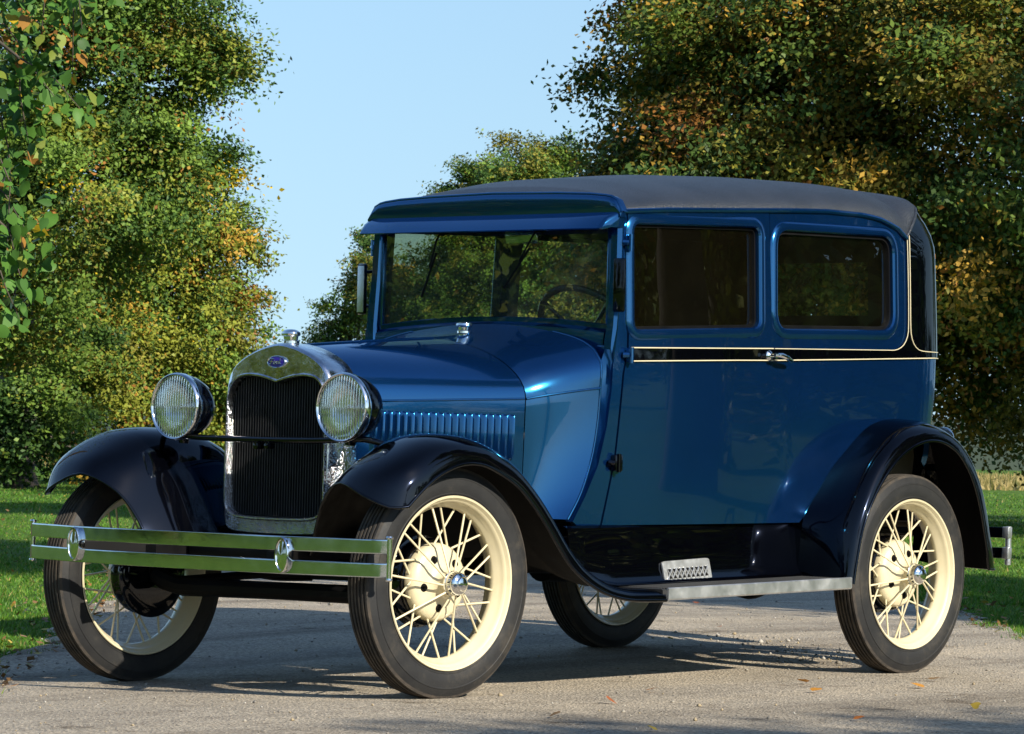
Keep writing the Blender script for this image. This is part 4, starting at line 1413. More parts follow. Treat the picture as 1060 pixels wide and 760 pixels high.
def radiator():
    mb = MB()
    rows = [ring3(shell_outline(-.004), .095), ring3(shell_outline(0), .088), ring3(shell_outline(0), -.022), ring3(shell_outline(-.003), -.034), ring3(shell_outline(-.010), -.041),
            ring3(grille_outline(.012), -.043), ring3(grille_outline(.008), -.050), ring3(grille_outline(.003), -.050), ring3(grille_outline(0), -.044), ring3(grille_outline(0), .0)]
    mb.loft(rows, cu=True)
    o = mb.build("radiator_shell", SHELLM, CAR, 38, recalc=True)
    g = MB()
    gp = [(p[1], p[2]) for p in ring3(grille_outline(.002), 0)]
    panel(g, gp, [], lambda s, z, off: (-off, s, z), -.004, .03, .08)
    g.f = [f[::-1] for f in g.f]
    for k in range(37):
        y = -.216 + .012 * k
        top = interp(abs(y), [0, .03, .07, .12, .165, .195, .214], [1.018, 1.026, 1.035, 1.040, 1.036, 1.022, .995]); bot = interp(abs(y), [0, .17, .205, .216], [.566, .571, .582, .60])
        g.box((-.008, y, (top + bot) / 2), (.022, .0035, top - bot - .004), bev=0)
    for k in range(24):
        g.box((-.002, 0, .59 + k * .0185), (.010, .44, .0016), bev=0)
    g.build("grille", GRILLEM, o)
    bd = MB()
    n = 40
    def ov(a, b, x): return [(x, a * math.cos(q), 1.089 + b * math.sin(q)) for q in np.linspace(0, 2 * math.pi, n, endpoint=False)]
    bd.loft([ov(.0435, .0215, -.040), ov(.0435, .0215, -.049), ov(.041, .0195, -.052), ov(.0385, .0175, -.0505)], cu=True, mat=0)
    bd.loft([ov(.0385, .0175, -.0505), ov(.02, .009, -.0525), ov(.001, .0005, -.053)], cu=True, mat=1)
    # the script on the badge, as raised strokes (y runs to the reader's left)
    def stroke(pts, r=.0016):
        q = resample(pts, 16)
        bd.tube([(-.0535, -u, 1.089 + v) for u, v in q], r, 6, mat=0)
    stroke([(-.030, .004), (-.026, .010), (-.016, .0105), (-.006, .009)]); stroke([(-.016, .0095), (-.020, .001), (-.024, -.007), (-.030, -.0075)]); stroke([(-.026, .001), (-.018, .0018), (-.011, .001)])
    stroke([(-.006, .001), (-.010, -.004), (-.006, -.007), (-.001, -.003), (-.004, .0015), (-.006, .001)]); stroke([(-.003, .001), (.003, .000), (.004, .003), (.005, -.001), (.004, -.006), (.008, -.0065)])
    stroke([(.005, .002), (.009, .002), (.011, .001)]); stroke([(.020, .001), (.014, .0005), (.012, -.004), (.016, -.006), (.020, -.002)]); stroke([(.024, .011), (.021, .003), (.020, -.005), (.026, -.006)])
    bd.build("badge", [CHROME, ENAMEL], o, 40, recalc=True)
    cp = MB()
    cp.lathe([(.0, .054), (.014, .053), (.024, .049), (.031, .044), (.033, .038), (.031, .032), (.025, .029), (.024, .018), (.029, .014), (.029, .006), (.026, .002), (.026, -.02)], 30, (.018, 0, 1.148))
    cp.build("radiator_cap", CHROME, o)
GRILLEM = varied("grille_black", (0.008, 0.008, 0.009), (0.020, 0.020, 0.022), 30, (0.4, 0.6))
radiator()

# ---- headlights
def headlight():
    h = empty("headlight", (0, 0, 0), CAR)
    bk = MB(); bk.lathe([(.112, -.012), (.113, .0), (.111, .02), (.104, .05), (.088, .085), (.062, .113), (.034, .128), (.0, .133)], 48, axis='X')
    bk.tube([(.03, 0, -.10), (.028, 0, -.125)], [.022, .016], 14)
    bk.build("bucket", BLACK, h, 40, recalc=True)
    rm = MB(); rm.lathe([(.105, -.018), (.1065, -.023), (.110, -.025), (.1135, -.022), (.1155, -.014), (.1155, .002), (.112, .005)], 56, axis='X')
    rm.build("bezel", CHROME, h, 50, recalc=True)
    rf = MB(); rf.lathe([(.106, -.008), (.095, .006), (.078, .021), (.052, .035), (.022, .043), (.001, .045)], 48, axis='X')
    rf.lathe([(.0, .012), (.008, .015), (.011, .022), (.009, .031), (.007, .045)], 16, axis='X')
    rf.build("reflector", REFLECTOR, h, 60)
    ln = MB()
    def disc(x0, bulge, flute, ny=190, nz=22):
        rings = []
        for i in range(ny):
            y = .1062 * math.sin((i / (ny - 1) - .5) * math.pi) if False else .1061 * (2 * i / (ny - 1) - 1)
            hz = math.sqrt(max(1e-9, .1062 ** 2 - y * y))
            row = []
            for j in range(nz):
                z = hz * (2 * j / (nz - 1) - 1)
                r = math.hypot(y, z)
                x = x0 - bulge * (1 - (r / .1062) ** 2)
                if flute: x += flute * abs(math.sin(math.pi * y / .0115)) * min(1, max(0, (1 - r / .1062) * 14))
                row.append((x, y, z))
            rings.append(row)
        return rings
    f_, b_ = disc(-.0190, .0080, .0022), disc(-.0135, .0080, 0)
    ln.loft(f_, flip=True); ln.loft(b_)
    ln.build("lens", LENS, h, 75, recalc=False)
    return h
hl = headlight()
hl2 = link_copy(hl, CAR)
for ch in list(hl.children): link_copy(ch, hl2)
hl.location = (-.120, -.390, .938); hl2.location = (-.120, .390, .932)
hb = MB()
bar = resample([(-.02, -.555, .775), (-.06, -.525, .815), (-.095, -.47, .834), (-.115, -.41, .834), (-.12, -.25, .828), (-.12, 0, .826), (-.12, .25, .828), (-.115, .41, .834), (-.095, .47, .834), (-.06, .525, .815), (-.02, .555, .775)], 60)
hb.tube([tuple(p) for p in bar], .0105, 10)
for sy in (-1, 1):
    hb.lathe([(.026, -.012), (.028, .0), (.022, .008), (.012, .012)], 16, (-.018, sy * .556, .776))
    hb.tube([(-.095, sy * .39, .815), (-.095, sy * .39, .838)], [.016, .020], 12)
hb.lathe([(.0, -.018), (.012, -.016), (.012, .016), (.0, .018)], 12, (-.124, .0, .806), 'X')
hb.lathe([(.0, -.018), (.010, -.016), (.010, .016), (.0, .018)], 12, (-.124, -.05, .806), 'X')
hb.tube([(-.12, 0, .826), (-.124, 0, .80)], .007, 8); hb.tube([(-.12, -.05, .826), (-.124, -.05, .80)], .007, 8)
hb.build("headlight_bar", BLACK, CAR, 40)

# ---- wings
def loft_cols(cols, n):
    R = [resample(c, n) for c in cols]
    return [[tuple(R[c][i]) for c in range(len(cols))] for i in range(n)]
def smooth_rows(rows, k):
    return [[tuple(p) for p in resample(r, k)] for r in rows]
def solid_sheet(mb, rows, t=.004):
    """Sheet metal with a thickness, rolled at the outer bead."""
    n = len(rows); m = len(rows[0])
    V = np.array(rows)
    du = np.gradient(V, axis=0); dv = np.gradient(V, axis=1)
    N = np.cross(du, dv); N /= np.maximum(np.linalg.norm(N, axis=2, keepdims=True), 1e-9)
    W = V - N * t
    mb.loft([[tuple(p) for p in r] for r in V])
    mb.loft([[tuple(p) for p in r] for r in W], flip=True, mat=1)
    for a, b in ((V[0], W[0]), (W[-1], V[-1])):
        mb.loft([[tuple(p) for p in b], [tuple(p) for p in a]])
    mb.loft([[tuple(V[i, 0]) for i in range(n)], [tuple(W[i, 0]) for i in range(n)]])
    mb.loft([[tuple(V[i, -1]) for i in range(n)], [tuple(W[i, -1]) for i in range(n)]], flip=True)

def front_fender(sy):
    c0 = [(-.295, -.836, .626), (-.225, -.845, .688), (-.155, -.846, .730), (-.06, -.846, .760), (.03, -.846, .764), (.115, -.846, .743), (.235, -.845, .688), (.335, -.845, .606), (.41, -.845, .530), (.50, -.845, .438), (.59, -.845, .380), (.70, -.845, .336), (.84, -.842, .312), (1.035, -.840, .308)]
    c1 = [(-.345, -.802, .622), (-.280, -.832, .712), (-.19, -.836, .770), (-.08, -.838, .806), (.03, -.838, .811), (.13, -.838, .790), (.245, -.838, .738), (.345, -.838, .660), (.425, -.838, .580), (.515, -.838, .482), (.60, -.838, .413), (.71, -.838, .362), (.845, -.836, .334), (1.035, -.836, .330)]
    c2 = [(-.378, -.722, .655), (-.338, -.74, .720), (-.245, -.745, .790), (-.12, -.75, .842), (.02, -.75, .853), (.14, -.75, .834), (.26, -.755, .783), (.36, -.76, .703), (.44, -.77, .622), (.525, -.775, .524), (.61, -.78, .447), (.72, -.785, .386), (.85, -.79, .350), (1.035, -.79, .341)]
    c3 = [(-.362, -.60, .695), (-.318, -.61, .742), (-.235, -.61, .790), (-.11, -.61, .845), (.02, -.61, .858), (.15, -.61, .838), (.27, -.62, .785), (.37, -.64, .705), (.45, -.66, .625), (.535, -.68, .530), (.62, -.69, .452), (.73, -.70, .390), (.86, -.70, .354), (1.035, -.70, .343)]
    c4 = [(-.312, -.485, .640), (-.265, -.49, .690), (-.19, -.49, .742), (-.07, -.49, .805), (.05, -.49, .820), (.17, -.49, .800), (.29, -.52, .748), (.39, -.55, .675), (.47, -.575, .602), (.555, -.60, .520), (.64, -.615, .450), (.745, -.62, .392), (.87, -.62, .356), (1.035, -.62, .344)]
    c5 = [(-.275, -.418, .550), (-.220, -.415, .590), (-.14, -.41, .640), (-.03, -.40, .690), (.08, -.405, .705), (.20, -.42, .690), (.32, -.46, .660), (.42, -.50, .615), (.50, -.535, .562), (.585, -.57, .492), (.67, -.59, .436), (.76, -.595, .388), (.88, -.60, .356), (1.035, -.60, .344)]
    c6 = [(-.255, -.375, .455), (-.20, -.33, .445), (-.11, -.29, .440), (.0, -.275, .440), (.12, -.29, .440), (.24, -.33, .440), (.36, -.38, .442), (.46, -.43, .445), (.54, -.48, .455), (.62, -.535, .430), (.70, -.575, .405), (.78, -.59, .378), (.89, -.595, .354), (1.035, -.595, .344)]
    rows = loft_cols([c0, c1, c2, c3, c4, c5, c6], 54)
    rows = smooth_rows(rows, 22)
    if sy > 0: rows = [[(x, -y, z) for x, y, z in r][::-1] for r in rows]
    mb = MB(); solid_sheet(mb, rows)
    edge = [r[0] if sy < 0 else r[-1] for r in rows]
    tip = rows[0]
    mb.tube(edge, .006, 8)
    mb.tube(tip, .005, 8)
    return mb.build("front_fender", [BLACK, BLACK_DULL], CAR, 50, recalc=True)
front_fender(-1); front_fender(1)

def rear_fender(sy):
    seam = [(2.100, -.615, .36), (2.105, -.622, .46), (2.116, -.628, .580), (2.197, -.634, .681), (2.282, -.640, .777), (2.373, -.644, .849), (2.448, -.646, .905), (2.520, -.647, .940), (2.612, -.648, .960), (2.731, -.648, .962), (2.850, -.640, .945), (2.960, -.610, .885), (3.05, -.58, .79), (3.10, -.57, .68), (3.14, -.57, .57), (3.165, -.575, .48), (3.18, -.58, .40)]
    mid1 = [(2.100, -.67, .355), (2.112, -.69, .46), (2.135, -.70, .578), (2.205, -.705, .688), (2.285, -.71, .785), (2.375, -.715, .860), (2.455, -.715, .912), (2.535, -.715, .943), (2.630, -.715, .958), (2.745, -.715, .955), (2.860, -.71, .925), (2.970, -.69, .860), (3.058, -.675, .77), (3.115, -.66, .67), (3.155, -.655, .57), (3.185, -.655, .48), (3.205, -.655, .395)]
    crown_ = [(2.105, -.76, .350), (2.120, -.775, .455), (2.150, -.785, .572), (2.212, -.79, .688), (2.292, -.79, .785), (2.382, -.79, .860), (2.470, -.79, .910), (2.555, -.79, .937), (2.650, -.79, .946), (2.750, -.79, .935), (2.855, -.785, .900), (2.955, -.78, .835), (3.035, -.77, .745), (3.090, -.765, .650), (3.130, -.76, .555), (3.160, -.76, .470), (3.180, -.76, .392)]
    sh = [(2.115, -.828, .350), (2.133, -.834, .450), (2.165, -.838, .562), (2.222, -.84, .670), (2.300, -.84, .764), (2.395, -.84, .842), (2.485, -.84, .888), (2.570, -.84, .913), (2.655, -.84, .918), (2.745, -.84, .905), (2.835, -.84, .868), (2.918, -.838, .800), (2.985, -.835, .715), (3.030, -.832, .625), (3.062, -.828, .540), (3.090, -.825, .465), (3.110, -.822, .392)]
    bead = [(2.135, -.848, .350), (2.152, -.85, .442), (2.182, -.85, .548), (2.236, -.85, .648), (2.312, -.85, .738), (2.405, -.85, .812), (2.495, -.85, .856), (2.575, -.85, .878), (2.655, -.85, .882), (2.735, -.85, .868), (2.810, -.85, .832), (2.878, -.85, .770), (2.935, -.848, .692), (2.975, -.846, .608), (3.004, -.844, .530), (3.028, -.842, .460), (3.045, -.840, .395)]
    rows = smooth_rows(loft_cols([bead, sh, crown_, mid1, seam], 64), 20)
    if sy > 0: rows = [[(x, -y, z) for x, y, z in r][::-1] for r in rows]
    mb = MB(); solid_sheet(mb, rows)
    mb.tube([r[0] if sy < 0 else r[-1] for r in rows], .006, 8)
    mb.tube(rows[-1], .005, 8)
    # inner wheelhouse wall closing the arch against the body
    arch_ = [(r[-1] if sy < 0 else r[0]) for r in rows]
    mb.loft([[(p[0], p[1], p[2]) for p in arch_], [(p[0], p[1] * .94, p[2] - .01) for p in arch_], [(min(max(p[0], 2.2), 3.0), p[1] * .90, max(.42, p[2] - .25)) for p in arch_]])
    return mb.build("rear_fender", [BLACK, BLACK_DULL], CAR, 50, recalc=True)
rear_fender(-1); rear_fender(1)

# ---- running boards and splash aprons
def running_board(sy):
    mb = MB()
    def zt(x): return interp(x, [1.03, 2.15], [.342, .367])
    xs = np.linspace(1.02, 2.125, 24)
    prof = [(-.600, 0.0), (-.605, .004), (-.83, .004), (-.836, .0), (-.836, -.028), (-.828, -.032), (-.60, -.030)]
    mb.loft([[(x, y, zt(x) + z) for y, z in prof] for x in xs], cu=True, caps=True)
    for k in range(16):
        y = -.625 - k * .0128
        mb.loft([[(x, y + a, zt(x) + .004 + b) for a, b in ((-.004, 0), (-.003, .0025), (.003, .0025), (.004, 0))] for x in np.linspace(1.06, 2.09, 12)])
    t = MB()
    t.loft([[(x, y, zt(x) + z) for y, z in [(-.8365, .008), (-.842, .009), (-.846, .006), (-.846, -.030), (-.842, -.035), (-.8365, -.034)]] for x in np.linspace(1.040, 2.128, 16)], cu=True, caps=True)
    if sy > 0: mb = mb.flipped_y(); t = t.flipped_y()
    o = mb.build("running_board", RUBBERMAT, CAR, 35, recalc=True)
    t.build("edge_trim", STEEL, o, 35, recalc=True)
    a = MB()
    rows = []
    for x in np.linspace(.79, 2.128, 44):
        zb = zt(x) if x > 1.0 else interp(x, [.79, .85, 1.0], [.395, .36, .342])
        ztop = interp(x, [.79, 2.13], [.551, .567])
        e = 1.0 if x < 2.06 else 1 - ((x - 2.06) / .068) ** 4 * .10
        rows.append([(x, -.574 - .0, zb + (ztop - zb) * e), (x, -.590, zb + (ztop - zb) * e - .006), (x, -.594, zb + (ztop - zb) * .85 * e), (x, -.600, zb + (ztop - zb) * .55), (x, -.608, zb + (ztop - zb) * .25), (x, -.622, zb + .02), (x, -.645, zb + .006)])
    solid_sheet(a, rows, .004)
    if sy > 0: a = a.flipped_y()
    o2 = a.build("splash_apron", [BLACK, BLACK], CAR, 40, recalc=True)
    # scuff plate with its row of crosses
    s = MB()
    def SP(u, v, off=0):
        z = .357 + v * .073 + u * .012
        x = 1.292 + u * .272
        y = -.622 - .014 * (1 - v) + .020 * (v - .5) * 0
        y = -(.607 + .018 * (1 - v)) - .006 - off
        return (x, y, z)
    ol = round_loop([(0, 1), (0, 0), (1, 0), (1, 1)], .10)
    panel(s, ol, [], SP, .002, .006, .05)
    d = MB()
    for k in range(9):
        u0 = .075 + k * .095
        for a_, b_ in ((0, 1), (1, 0)):
            pts = []
            for q in np.linspace(0, 1, 9):
                v = .12 + .52 * q
                uu = u0 + .095 * (.5 + (.5 * math.cos(math.pi * q)) * (1 if a_ == 0 else -1))
                pts.append(SP(uu, v, .0035))
            d.tube(pts, .0026, 6)
    if sy > 0: s = s.flipped_y(); d = d.flipped_y()
    o3 = s.build("scuff_plate", CHROME, o2, 35)
    # slots between the crosses are dark
    dk = MB()
    for k in range(9):
        u0 = .075 + k * .095
        panel(dk, [(u0 + .012, .16), (u0 + .083, .16), (u0 + .083, .62), (u0 + .012, .62)], [], SP, .0034, .003, .2)
    dk.v += []
    nd = len(dk.v)
    if sy > 0: dk = dk.flipped_y()
    off = len(d.v)
    d.add(dk.v, dk.f, 1)
    me = bpy.data.objects[o3.name]
    x = d.build("cross_pattern", [CHROME, BLACK_DULL], CAR, 40)
    # join the pattern with the plate so that it is one part
    plate = MB()
    plate.add([v.co[:] for v in o3.data.vertices], [tuple(p.vertices) for p in o3.data.polygons], 0)
    plate.add([v.co[:] for v in x.data.vertices], [tuple(p.vertices) for p in x.data.polygons], 0)
    mats = [0] * len(o3.data.polygons) + [p.material_index for p in x.data.polygons]
    plate.m = mats
    bpy.data.objects.remove(x); bpy.data.objects.remove(o3)
    plate.build("scuff_plate", [SCUFF, BLACK_DULL], o2, 40)
SCUFF = varied("polished_alloy", (0.66, 0.65, 0.62), (0.78, 0.77, 0.74), 40, (0.28, 0.42), metal=0.8)
running_board(-1); running_board(1)

# ---- bumpers
def bumper_bar_path(zoff, n=60):
    pts = [(-.372, -.826), (-.392, -.812), (-.408, -.77), (-.450, -.62), (-.482, -.484), (-.505, -.30), (-.518, -.1), (-.520, 0)]
    pts = pts + [(x, -y) for x, y in pts[-2::-1]]
    return [(p[0], p[1], zoff) for p in resample(pts, n)]
def flat_bar(mb, path, h, t, rnd=.3):
    P = [Vector(p) for p in path]; rings = []
    for i, p in enumerate(P):
        tg = (P[min(i + 1, len(P) - 1)] - P[max(i - 1, 0)]).normalized()
        nn = tg.cross(Vector((0, 0, 1))).normalized()
        e = .0035; pr = [(-t / 2, -h / 2 + e), (-t / 2 + .0008, -h / 2 + .0008), (-t / 2 + e * .6, -h / 2), (t / 2 - e * .6, -h / 2), (t / 2 - .0008, -h / 2 + .0008), (t / 2, -h / 2 + e), (t / 2, -h / 2 + 1.25 * e), (t / 2 + .0001, 0), (t / 2, h / 2 - 1.25 * e), (t / 2, h / 2 - e), (t / 2 - .0008, h / 2 - .0008), (t / 2 - e * .6, h / 2), (-t / 2 + e * .6, h / 2), (-t / 2 + .0008, h / 2 - .0008), (-t / 2, h / 2 - e), (-t / 2, h / 2 - 1.25 * e), (-t / 2 - .0001, 0), (-t / 2, -h / 2 + 1.25 * e)]
        rings.append([p + nn * a + Vector((0, 0, b)) for a, b in pr])
    mb.loft(rings, cu=True, caps=True)
def front_bumper():
    o = empty("front_bumper", (0, 0, 0), CAR)
    for z in (.4985, .4235):
        mb = MB(); flat_bar(mb, bumper_bar_path(z), .046, .010)
        mb.build("bumper_bar", NICKEL, o, 40, recalc=True)
    for y in (-.484, .484):
        c = MB()
        n = 32
        def ovl(a, b, x): return [(x, y + a * math.cos(q), .461 + b * math.sin(q)) for q in np.linspace(0, 2 * math.pi, n, endpoint=False)]
        c.loft([ovl(.029, .056, -.478), ovl(.030, .058, -.500), ovl(.028, .055, -.506), ovl(.023, .049, -.5065), ovl(.021, .047, -.503), ovl(.012, .03, -.5055), ovl(.001, .001, -.507)], cu=True)
        c.box((-.470, y, .461), (.02, .030, .10), bev=.004)
        c.build("clamp", CHROME, o, 50, recalc=True)
        b = MB()
        flat_bar(b, [(-.47, y, .455), (-.40, y * .92, .455), (-.32, y * .78, .452), (-.15, y * .66, .455), (.10, y * .66, .46)], .038, .010)
        b.build("bracket", BLACK_DULL, o)
    for sy in (-1, 1):
        e = MB()
        e.tube([(-.372, sy * .829, .398), (-.372, sy * .829, .524)], .0085, 12)
        e.lathe([(.0, .0), (.011, .001), (.012, .006), (.010, .010), (.0, .011)], 12, (-.372, sy * .829, .522))
        e.lathe([(.0, -.011), (.010, -.010), (.012, -.006), (.011, -.001), (.0, .0)], 12, (-.372, sy * .829, .400))
        e.build("end_bolt", CHROME, o)
front_bumper()
def rear_bumper(sy):
    o = empty("rear_bumper", (0, 0, 0), CAR)
    for z in (.532, .452):
        mb = MB()
        pts = [(3.00, -.42), (3.12, -.47), (3.23, -.56), (3.290, -.68), (3.304, -.730), (3.308, -.750)]
        pts = [(x, y * -sy, z) for x, y in pts]
        flat_bar(mb, [tuple(p) for p in resample(pts, 24)], .042, .010)
        mb.build("bumper_bar", BLACK, o, 40, recalc=True)
    e = MB()
    e.tube([(3.309, sy * .755, .418), (3.309, sy * .755, .556)], .012, 12)
    e.lathe([(.0, -.006), (.012, -.004), (.013, .010), (.0, .011)], 12, (3.309, sy * .755, .410))
    e.box((3.304, sy * .752, .532), (.03, .03, .046), bev=.004); e.box((3.304, sy * .752, .452), (.03, .03, .046), bev=.004)
    e.build("end_bolt", STEEL, o)
rear_bumper(-1); rear_bumper(1)

# ---- wheels
RT = .3774
def wheel_meshes():
    ty = MB()
    prof = [(.268, .040), (.280, .050), (.2885, .0535), (.2900, .0552), (.2925, .0555), (.2940, .0545), (.305, .0575), (.322, .0585), (.338, .0572), (.3395, .0582), (.3430, .0578), (.3445, .0556), (.357, .0515), (.366, .0470)]
    tread = [(.3690, .0455), (.3745, .0425), (.3752, .0345), (.3660, .0335), (.3660, .0275), (.3766, .0265), (.3768, .0185), (.3670, .0175), (.3670, .0115), (.3774, .0105), (.3774, .0045), (.3680, .0035)]
    side = prof; full = side + tread
    full = full + [(r, -y) for r, y in full[::-1]]
    k = 96
    ty.lathe(full, k, axis='Y')
    n = len(full); ns = len(side)
    # tread gets its own dusty rubber
    ty.m = []
    for i in range(n - 1):
        ty.m += [1 if (ns - 1 <= i < n - ns) else 0] * k
    tyre = ty.build("tyre", [TYREM, TREADM], None, 28, recalc=True)
    rm = MB()
    rm.lathe([(.268, .044), (.277, .0575), (.2825, .0590), (.2845, .0560), (.2825, .0525), (.276, .050), (.268, .046), (.262, .036), (.258, .022), (.247, .012), (.2445, .0), (.247, -.012), (.258, -.022), (.262, -.036), (.268, -.046), (.276, -.050), (.2825, -.0525), (.2845, -.056), (.2825, -.059), (.277, -.0575), (.268, -.044)], 96, axis='Y')
    rim = rm.build("rim", CREAM, None, 40, recalc=True)
    sp1 = MB()
    a = R_(16)
    sp1.tube([(.036 * math.sin(a), .062, .036 * math.cos(a)), (.25 * math.sin(0), .004, .25 * math.cos(0))], .0036, 8)
    s1 = sp1.build("spoke", CREAM, None)
    sp2 = MB()
    sp2.tube([(.118 * math.sin(R_(24)), -.018, .118 * math.cos(R_(24))), (0, -.004, .25)], .0036, 8)
    s2 = sp2.build("spoke", CREAM, None)
    sp3 = MB()
    sp3.tube([(.118 * math.sin(R_(-24)), -.010, .118 * math.cos(R_(-24))), (0, .002, .25)], .0036, 8)
    s3 = sp3.build("spoke", CREAM, None)
    hb_ = MB()
    hb_.lathe([(.0, .083), (.030, .082), (.038, .076), (.040, .066), (.038, .056), (.036, .046), (.040, .032), (.052, .020), (.070, .013), (.098, .010), (.116, .004), (.126, -.008), (.129, -.026), (.127, -.042)], 56, axis='Y')
    for k in range(5):
        q = 2 * math.pi * k / 5 + .3
        o = (.083 * math.sin(q), .0125, .083 * math.cos(q))
        hb_.lathe([(.0, .0022), (.0125, .0020), (.0145, -.002)], 14, o, 'Y', mat=1)
        hb_.lathe([(.0, .010), (.007, .009), (.008, .0)], 8, o, 'Y', mat=1)
    hub = hb_.build("hub", [CREAM, BLACK_DULL], None, 45, recalc=True)
    cp = MB()
    cp.lathe([(.0, .106), (.014, .1055), (.019, .103), (.0205, .099), (.024, .0965), (.029, .094), (.033, .088), (.0345, .080), (.0345, .064), (.037, .062), (.037, .056)], 40, axis='Y')
    cp.v = [(a * 1.12, b * 1.04, c * 1.12) for a, b, c in cp.v]
    cap = cp.build("hub_cap", CHROME, None, 40, recalc=True)
    dr = MB()
    dr.lathe([(.06, -.030), (.135, -.032), (.141, -.038), (.143, -.055), (.141, -.085), (.150, -.087), (.152, -.094), (.148, -.098), (.10, -.104), (.05, -.108), (.0, -.108)], 48, axis='Y')
    drum = dr.build("brake_drum", BLACK, None, 40, recalc=True)
    return tyre, rim, (s1, s2, s3), hub, cap, drum
WM = wheel_meshes()
first = True
def put_wheel(x, sy, z, steer, camber, spin, label=None):
    """Copies of one wheel; local +Y points outwards."""
    global first
    w = empty("wheel", (x, sy * .7127, z), CAR)
    ang = steer if sy > 0 else steer + math.pi
    w.rotation_mode = 'XYZ'
    w.rotation_euler = (0, 0, ang)
    T = Matrix.Rotation(ang, 4, 'Z') @ Matrix.Rotation(camber, 4, 'X') @ Matrix.Rotation(spin, 4, 'Y')
    w.rotation_euler = T.to_euler('XYZ')
    items = [WM[0], WM[1], WM[3], WM[4], WM[5]]
    for it in items:
        o = it if first else it.copy()
        if not first: COL.objects.link(o)
        o.parent = w
    for kind, cnt, ph in ((0, 10, 0), (1, 10, .16), (2, 10, -.16)):
        for k in range(cnt):
            src = WM[2][kind]
            if first and k == 0: o = src
            else:
                o = src.copy(); COL.objects.link(o)
            o.parent = w
            o.rotation_euler = (0, 2 * math.pi * k / cnt + ph, 0)
    first = False
    if label: w['label'] = label
    return w
put_wheel(0, -1, RT, -.044, -.012, .2)
put_wheel(2.629, -1, RT, 0, 0, .5)
put_wheel(0, 1, RT - .028, -.044, -.012, .9)
put_wheel(2.629, 1, RT + .018, 0, 0, .1)

# ---- what shows underneath
ch = MB()
for sy in (-1, 1):
    flat_bar(ch, [(-.34, sy * .28, .440), (-.18, sy * .30, .450), (.02, sy * .335, .475)], .05, .045)
    flat_bar(ch, [(.02, sy * .335, .480), (.9, sy * .40, .515), (2.3, sy * .43, .53), (2.75, sy * .43, .60), (3.10, sy * .43, .55)], .085, .045)
ch.box((-.08, 0, .455), (.20, .54, .06), bev=.015)
ch.box((1.85, 0, .50), (2.1, 1.06, .03), bev=.005)
ch.box((3.02, 0, .60), (.06, .95, .10), bev=.01)
ch.box((2.90, 0, .62), (.38, .9, .22), bev=.03)
ch.build("chassis_frame", BLACK_DULL, CAR)
ax = MB()
ax.tube([(0, -.60, .372), (.0, -.56, .345), (0, -.47, .322), (0, 0, .318), (0, .47, .312), (0, .56, .330), (0, .60, .350)], [.030, .034, .032, .030, .032, .034, .030], 10)
ax.tube([(.16, -.58, .335), (.16, .58, .320)], .012, 8)
for k in range(7):
    zz = .385 + k * .011; L = .40 - k * .045
    ax.loft([[(-.028, y, zz + (.03 * (1 - (y / .42) ** 2)) + b) if a == 0 else (.028, y, zz + (.03 * (1 - (y / .42) ** 2)) + b) for a, b in ((0, 0), (1, 0), (1, .009), (0, .009))] for y in np.linspace(-L, L, 13)], cu=True, caps=True)
for sy in (-1, 1):
    ax.tube([(0, sy * .52, .33), (.75, sy * .12, .40)], .015, 8)
    ax.tube([(0, sy * .66, .377), (0, sy * .60, .372)], .035, 10)
ax.build("front_axle", BLACK_DULL, CAR)
ra = MB()
ra.tube([(2.629, -.66, .377), (2.629, -.12, .377), (2.629, .12, .385), (2.629, .66, .392)], [.035, .05, .05, .035], 14)
ra.lathe([(.0, -.12), (.07, -.10), (.13, -.03), (.135, 0), (.13, .03), (.07, .10), (0, .12)], 24, (2.629, 0, .382), 'X')
ra.tube([(2.5, 0, .385), (1.0, 0, .42)], [.045, .05], 14)
for sy in (-1, 1):
    ra.tube([(2.6, sy * .60, .38), (1.2, sy * .10, .42)], .018, 8)
ra.build("rear_axle", BLACK_DULL, CAR)
en = MB()
en.box((.42, 0, .50), (.60, .42, .26), bev=.04)
en.tube([(.4, .22, .52), (.8, .25, .42), (1.6, .28, .38), (3.0, .32, .40)], .026, 12)
en.lathe([(.0, -.30), (.07, -.28), (.075, 0), (.07, .28), (.0, .30)], 20, (2.0, .30, .385), 'X')
en.build("engine", BLACK_DULL, CAR)

# ---- interior
def seat(x, y, w, zb, zt, tilt):
    mb = MB()
    mb.box((x, y, .80), (.48, w, .16), bev=.05)
    mb.box((x + .27, y, (zb + zt) / 2), (.13, w, zt - zb), rot=(0, tilt, 0), bev=.055)
    for k in range(int(w / .09)):
        yy = y - w / 2 + .06 + k * .09
        mb.tube([(x + .205, yy, zb + .06), (x + .225, yy, zt - .05)], .010, 6)
    return mb.build("seat", SEATM, CAR)
seat(1.62, -.30, .46, .78, 1.26, R_(10)); seat(1.62, .30, .46, .78, 1.26, R_(10)); seat(2.50, 0, 1.08, .80, 1.27, R_(12))
dsh = MB()
dsh.box((1.085, 0, 1.15), (.03, 1.08, .17), bev=.01)
dsh.lathe([(.0, -.02), (.05, -.018), (.06, 0), (.055, .01)], 24, (1.11, 0, 1.17), 'X')
dsh.build("dashboard", BLACK_DULL, CAR)
st = empty("steering_wheel", (1.26, -.30, 1.23), CAR)
st.rotation_euler = (0, R_(50), 0)
ring = MB()
ring.tube([(0.212 * math.cos(q), .215 * math.sin(q), 0) for q in np.linspace(0, 2 * math.pi, 48, endpoint=False)], .0125, 10, closed=True)
ring.build("wheel_rim", BLACK, st)
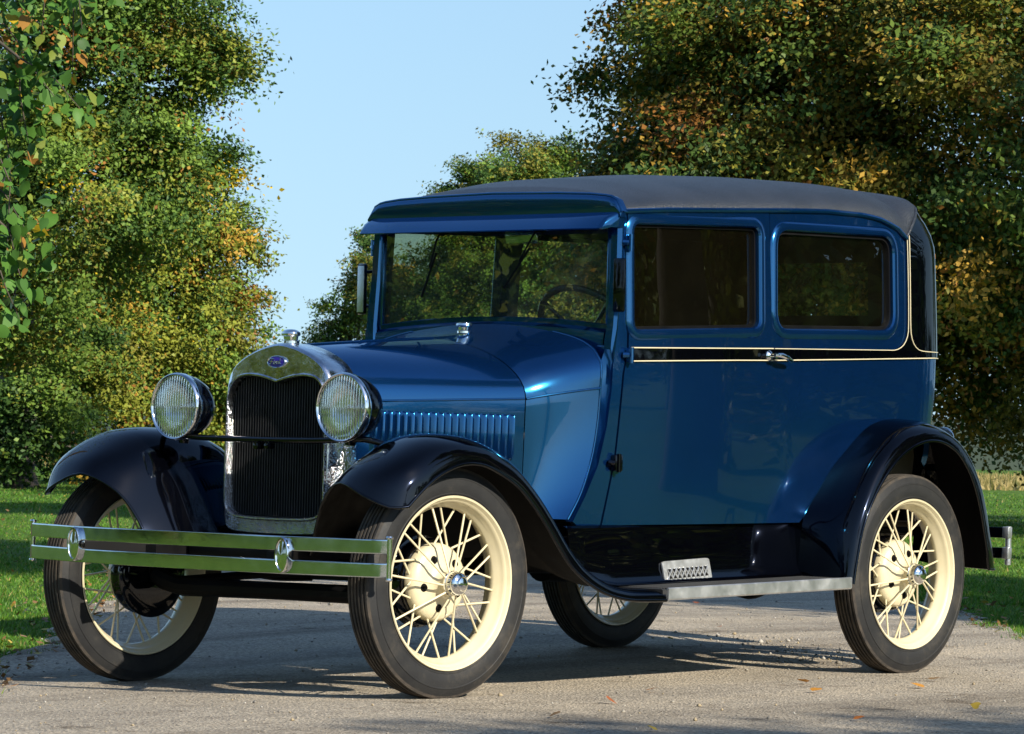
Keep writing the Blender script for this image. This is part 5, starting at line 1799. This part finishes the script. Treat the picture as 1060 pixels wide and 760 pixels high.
for k in range(4):
    s_ = MB(); q = math.pi / 4 + k * math.pi / 2
    s_.tube([(.02 * math.cos(q), .02 * math.sin(q), -.035), (.12 * math.cos(q), .12 * math.sin(q), -.02), (.21 * math.cos(q), .21 * math.sin(q), 0)], [.010, .008, .007], 8)
    s_.build("wheel_spoke", BLACK, st)
s_ = MB(); s_.tube([(0, 0, -.02), (0, 0, -.75)], [.028, .022], 12); s_.build("steering_column", BLACK, st)

# ---- mirrors, lamp
def side_mirror(sy):
    mb = MB()
    x, y = (.985 if sy < 0 else 1.055), sy * .640
    mb.box((x, y, 1.392), (.016, .046, .188), rot=(0, 0, R_(-8) * sy), bev=.007, mat=0)
    mb.box((x - .0075, y, 1.392), (.004, .036, .172), rot=(0, 0, R_(-8) * sy), bev=.0015, mat=1)
    mb.tube([(x + .01, y - sy * .01, 1.33), (x + .04, y - sy * .045, 1.325), (x + .045, sy * .59, 1.32)], .006, 8, mat=0)
    mb.tube([(x + .01, y - sy * .01, 1.455), (x + .04, y - sy * .045, 1.46), (x + .045, sy * .59, 1.465)], .006, 8, mat=0)
    o = mb.build("side_mirror", [BLACK, STEEL if sy > 0 else BLACK], CAR)  # far plate's face is bright metal, its sunlit look put into the material
    return o
side_mirror(-1); side_mirror(1)
tl = MB()
tl.lathe([(.0, -.05), (.03, -.048), (.042, -.03), (.045, 0), (.045, .035), (.041, .040)], 28, (3.185, -.50, .895), 'X')
tl.tube([(3.15, -.50, .86), (3.10, -.52, .80), (3.05, -.55, .76)], .012, 8)
tlo = tl.build("tail_lamp", BLACK, CAR, 40, recalc=True)
tb = MB(); tb.lathe([(.038, .036), (.041, .044), (.046, .042), (.047, .034), (.045, .028)], 28, (3.185, -.50, .895), 'X'); tb.build("bezel", CHROME, tlo)
tg_ = MB(); tg_.lathe([(.040, .038), (.025, .046), (.001, .049)], 28, (3.185, -.50, .895), 'X'); tg_.build("lens", RED_LENS, tlo, recalc=True)
# spare wheel behind the body
sw = empty("spare_wheel", (3.30, 0, .78), CAR)
sw.rotation_euler = (0, 0, R_(-90))
for it in (WM[0], WM[1], WM[3]):
    o = it.copy(); COL.objects.link(o); o.parent = sw
cb = MB(); cb.tube([(3.08, 0, .62), (3.20, 0, .70), (3.28, 0, .78)], .03, 10); cb.build("spare_carrier", BLACK_DULL, CAR)
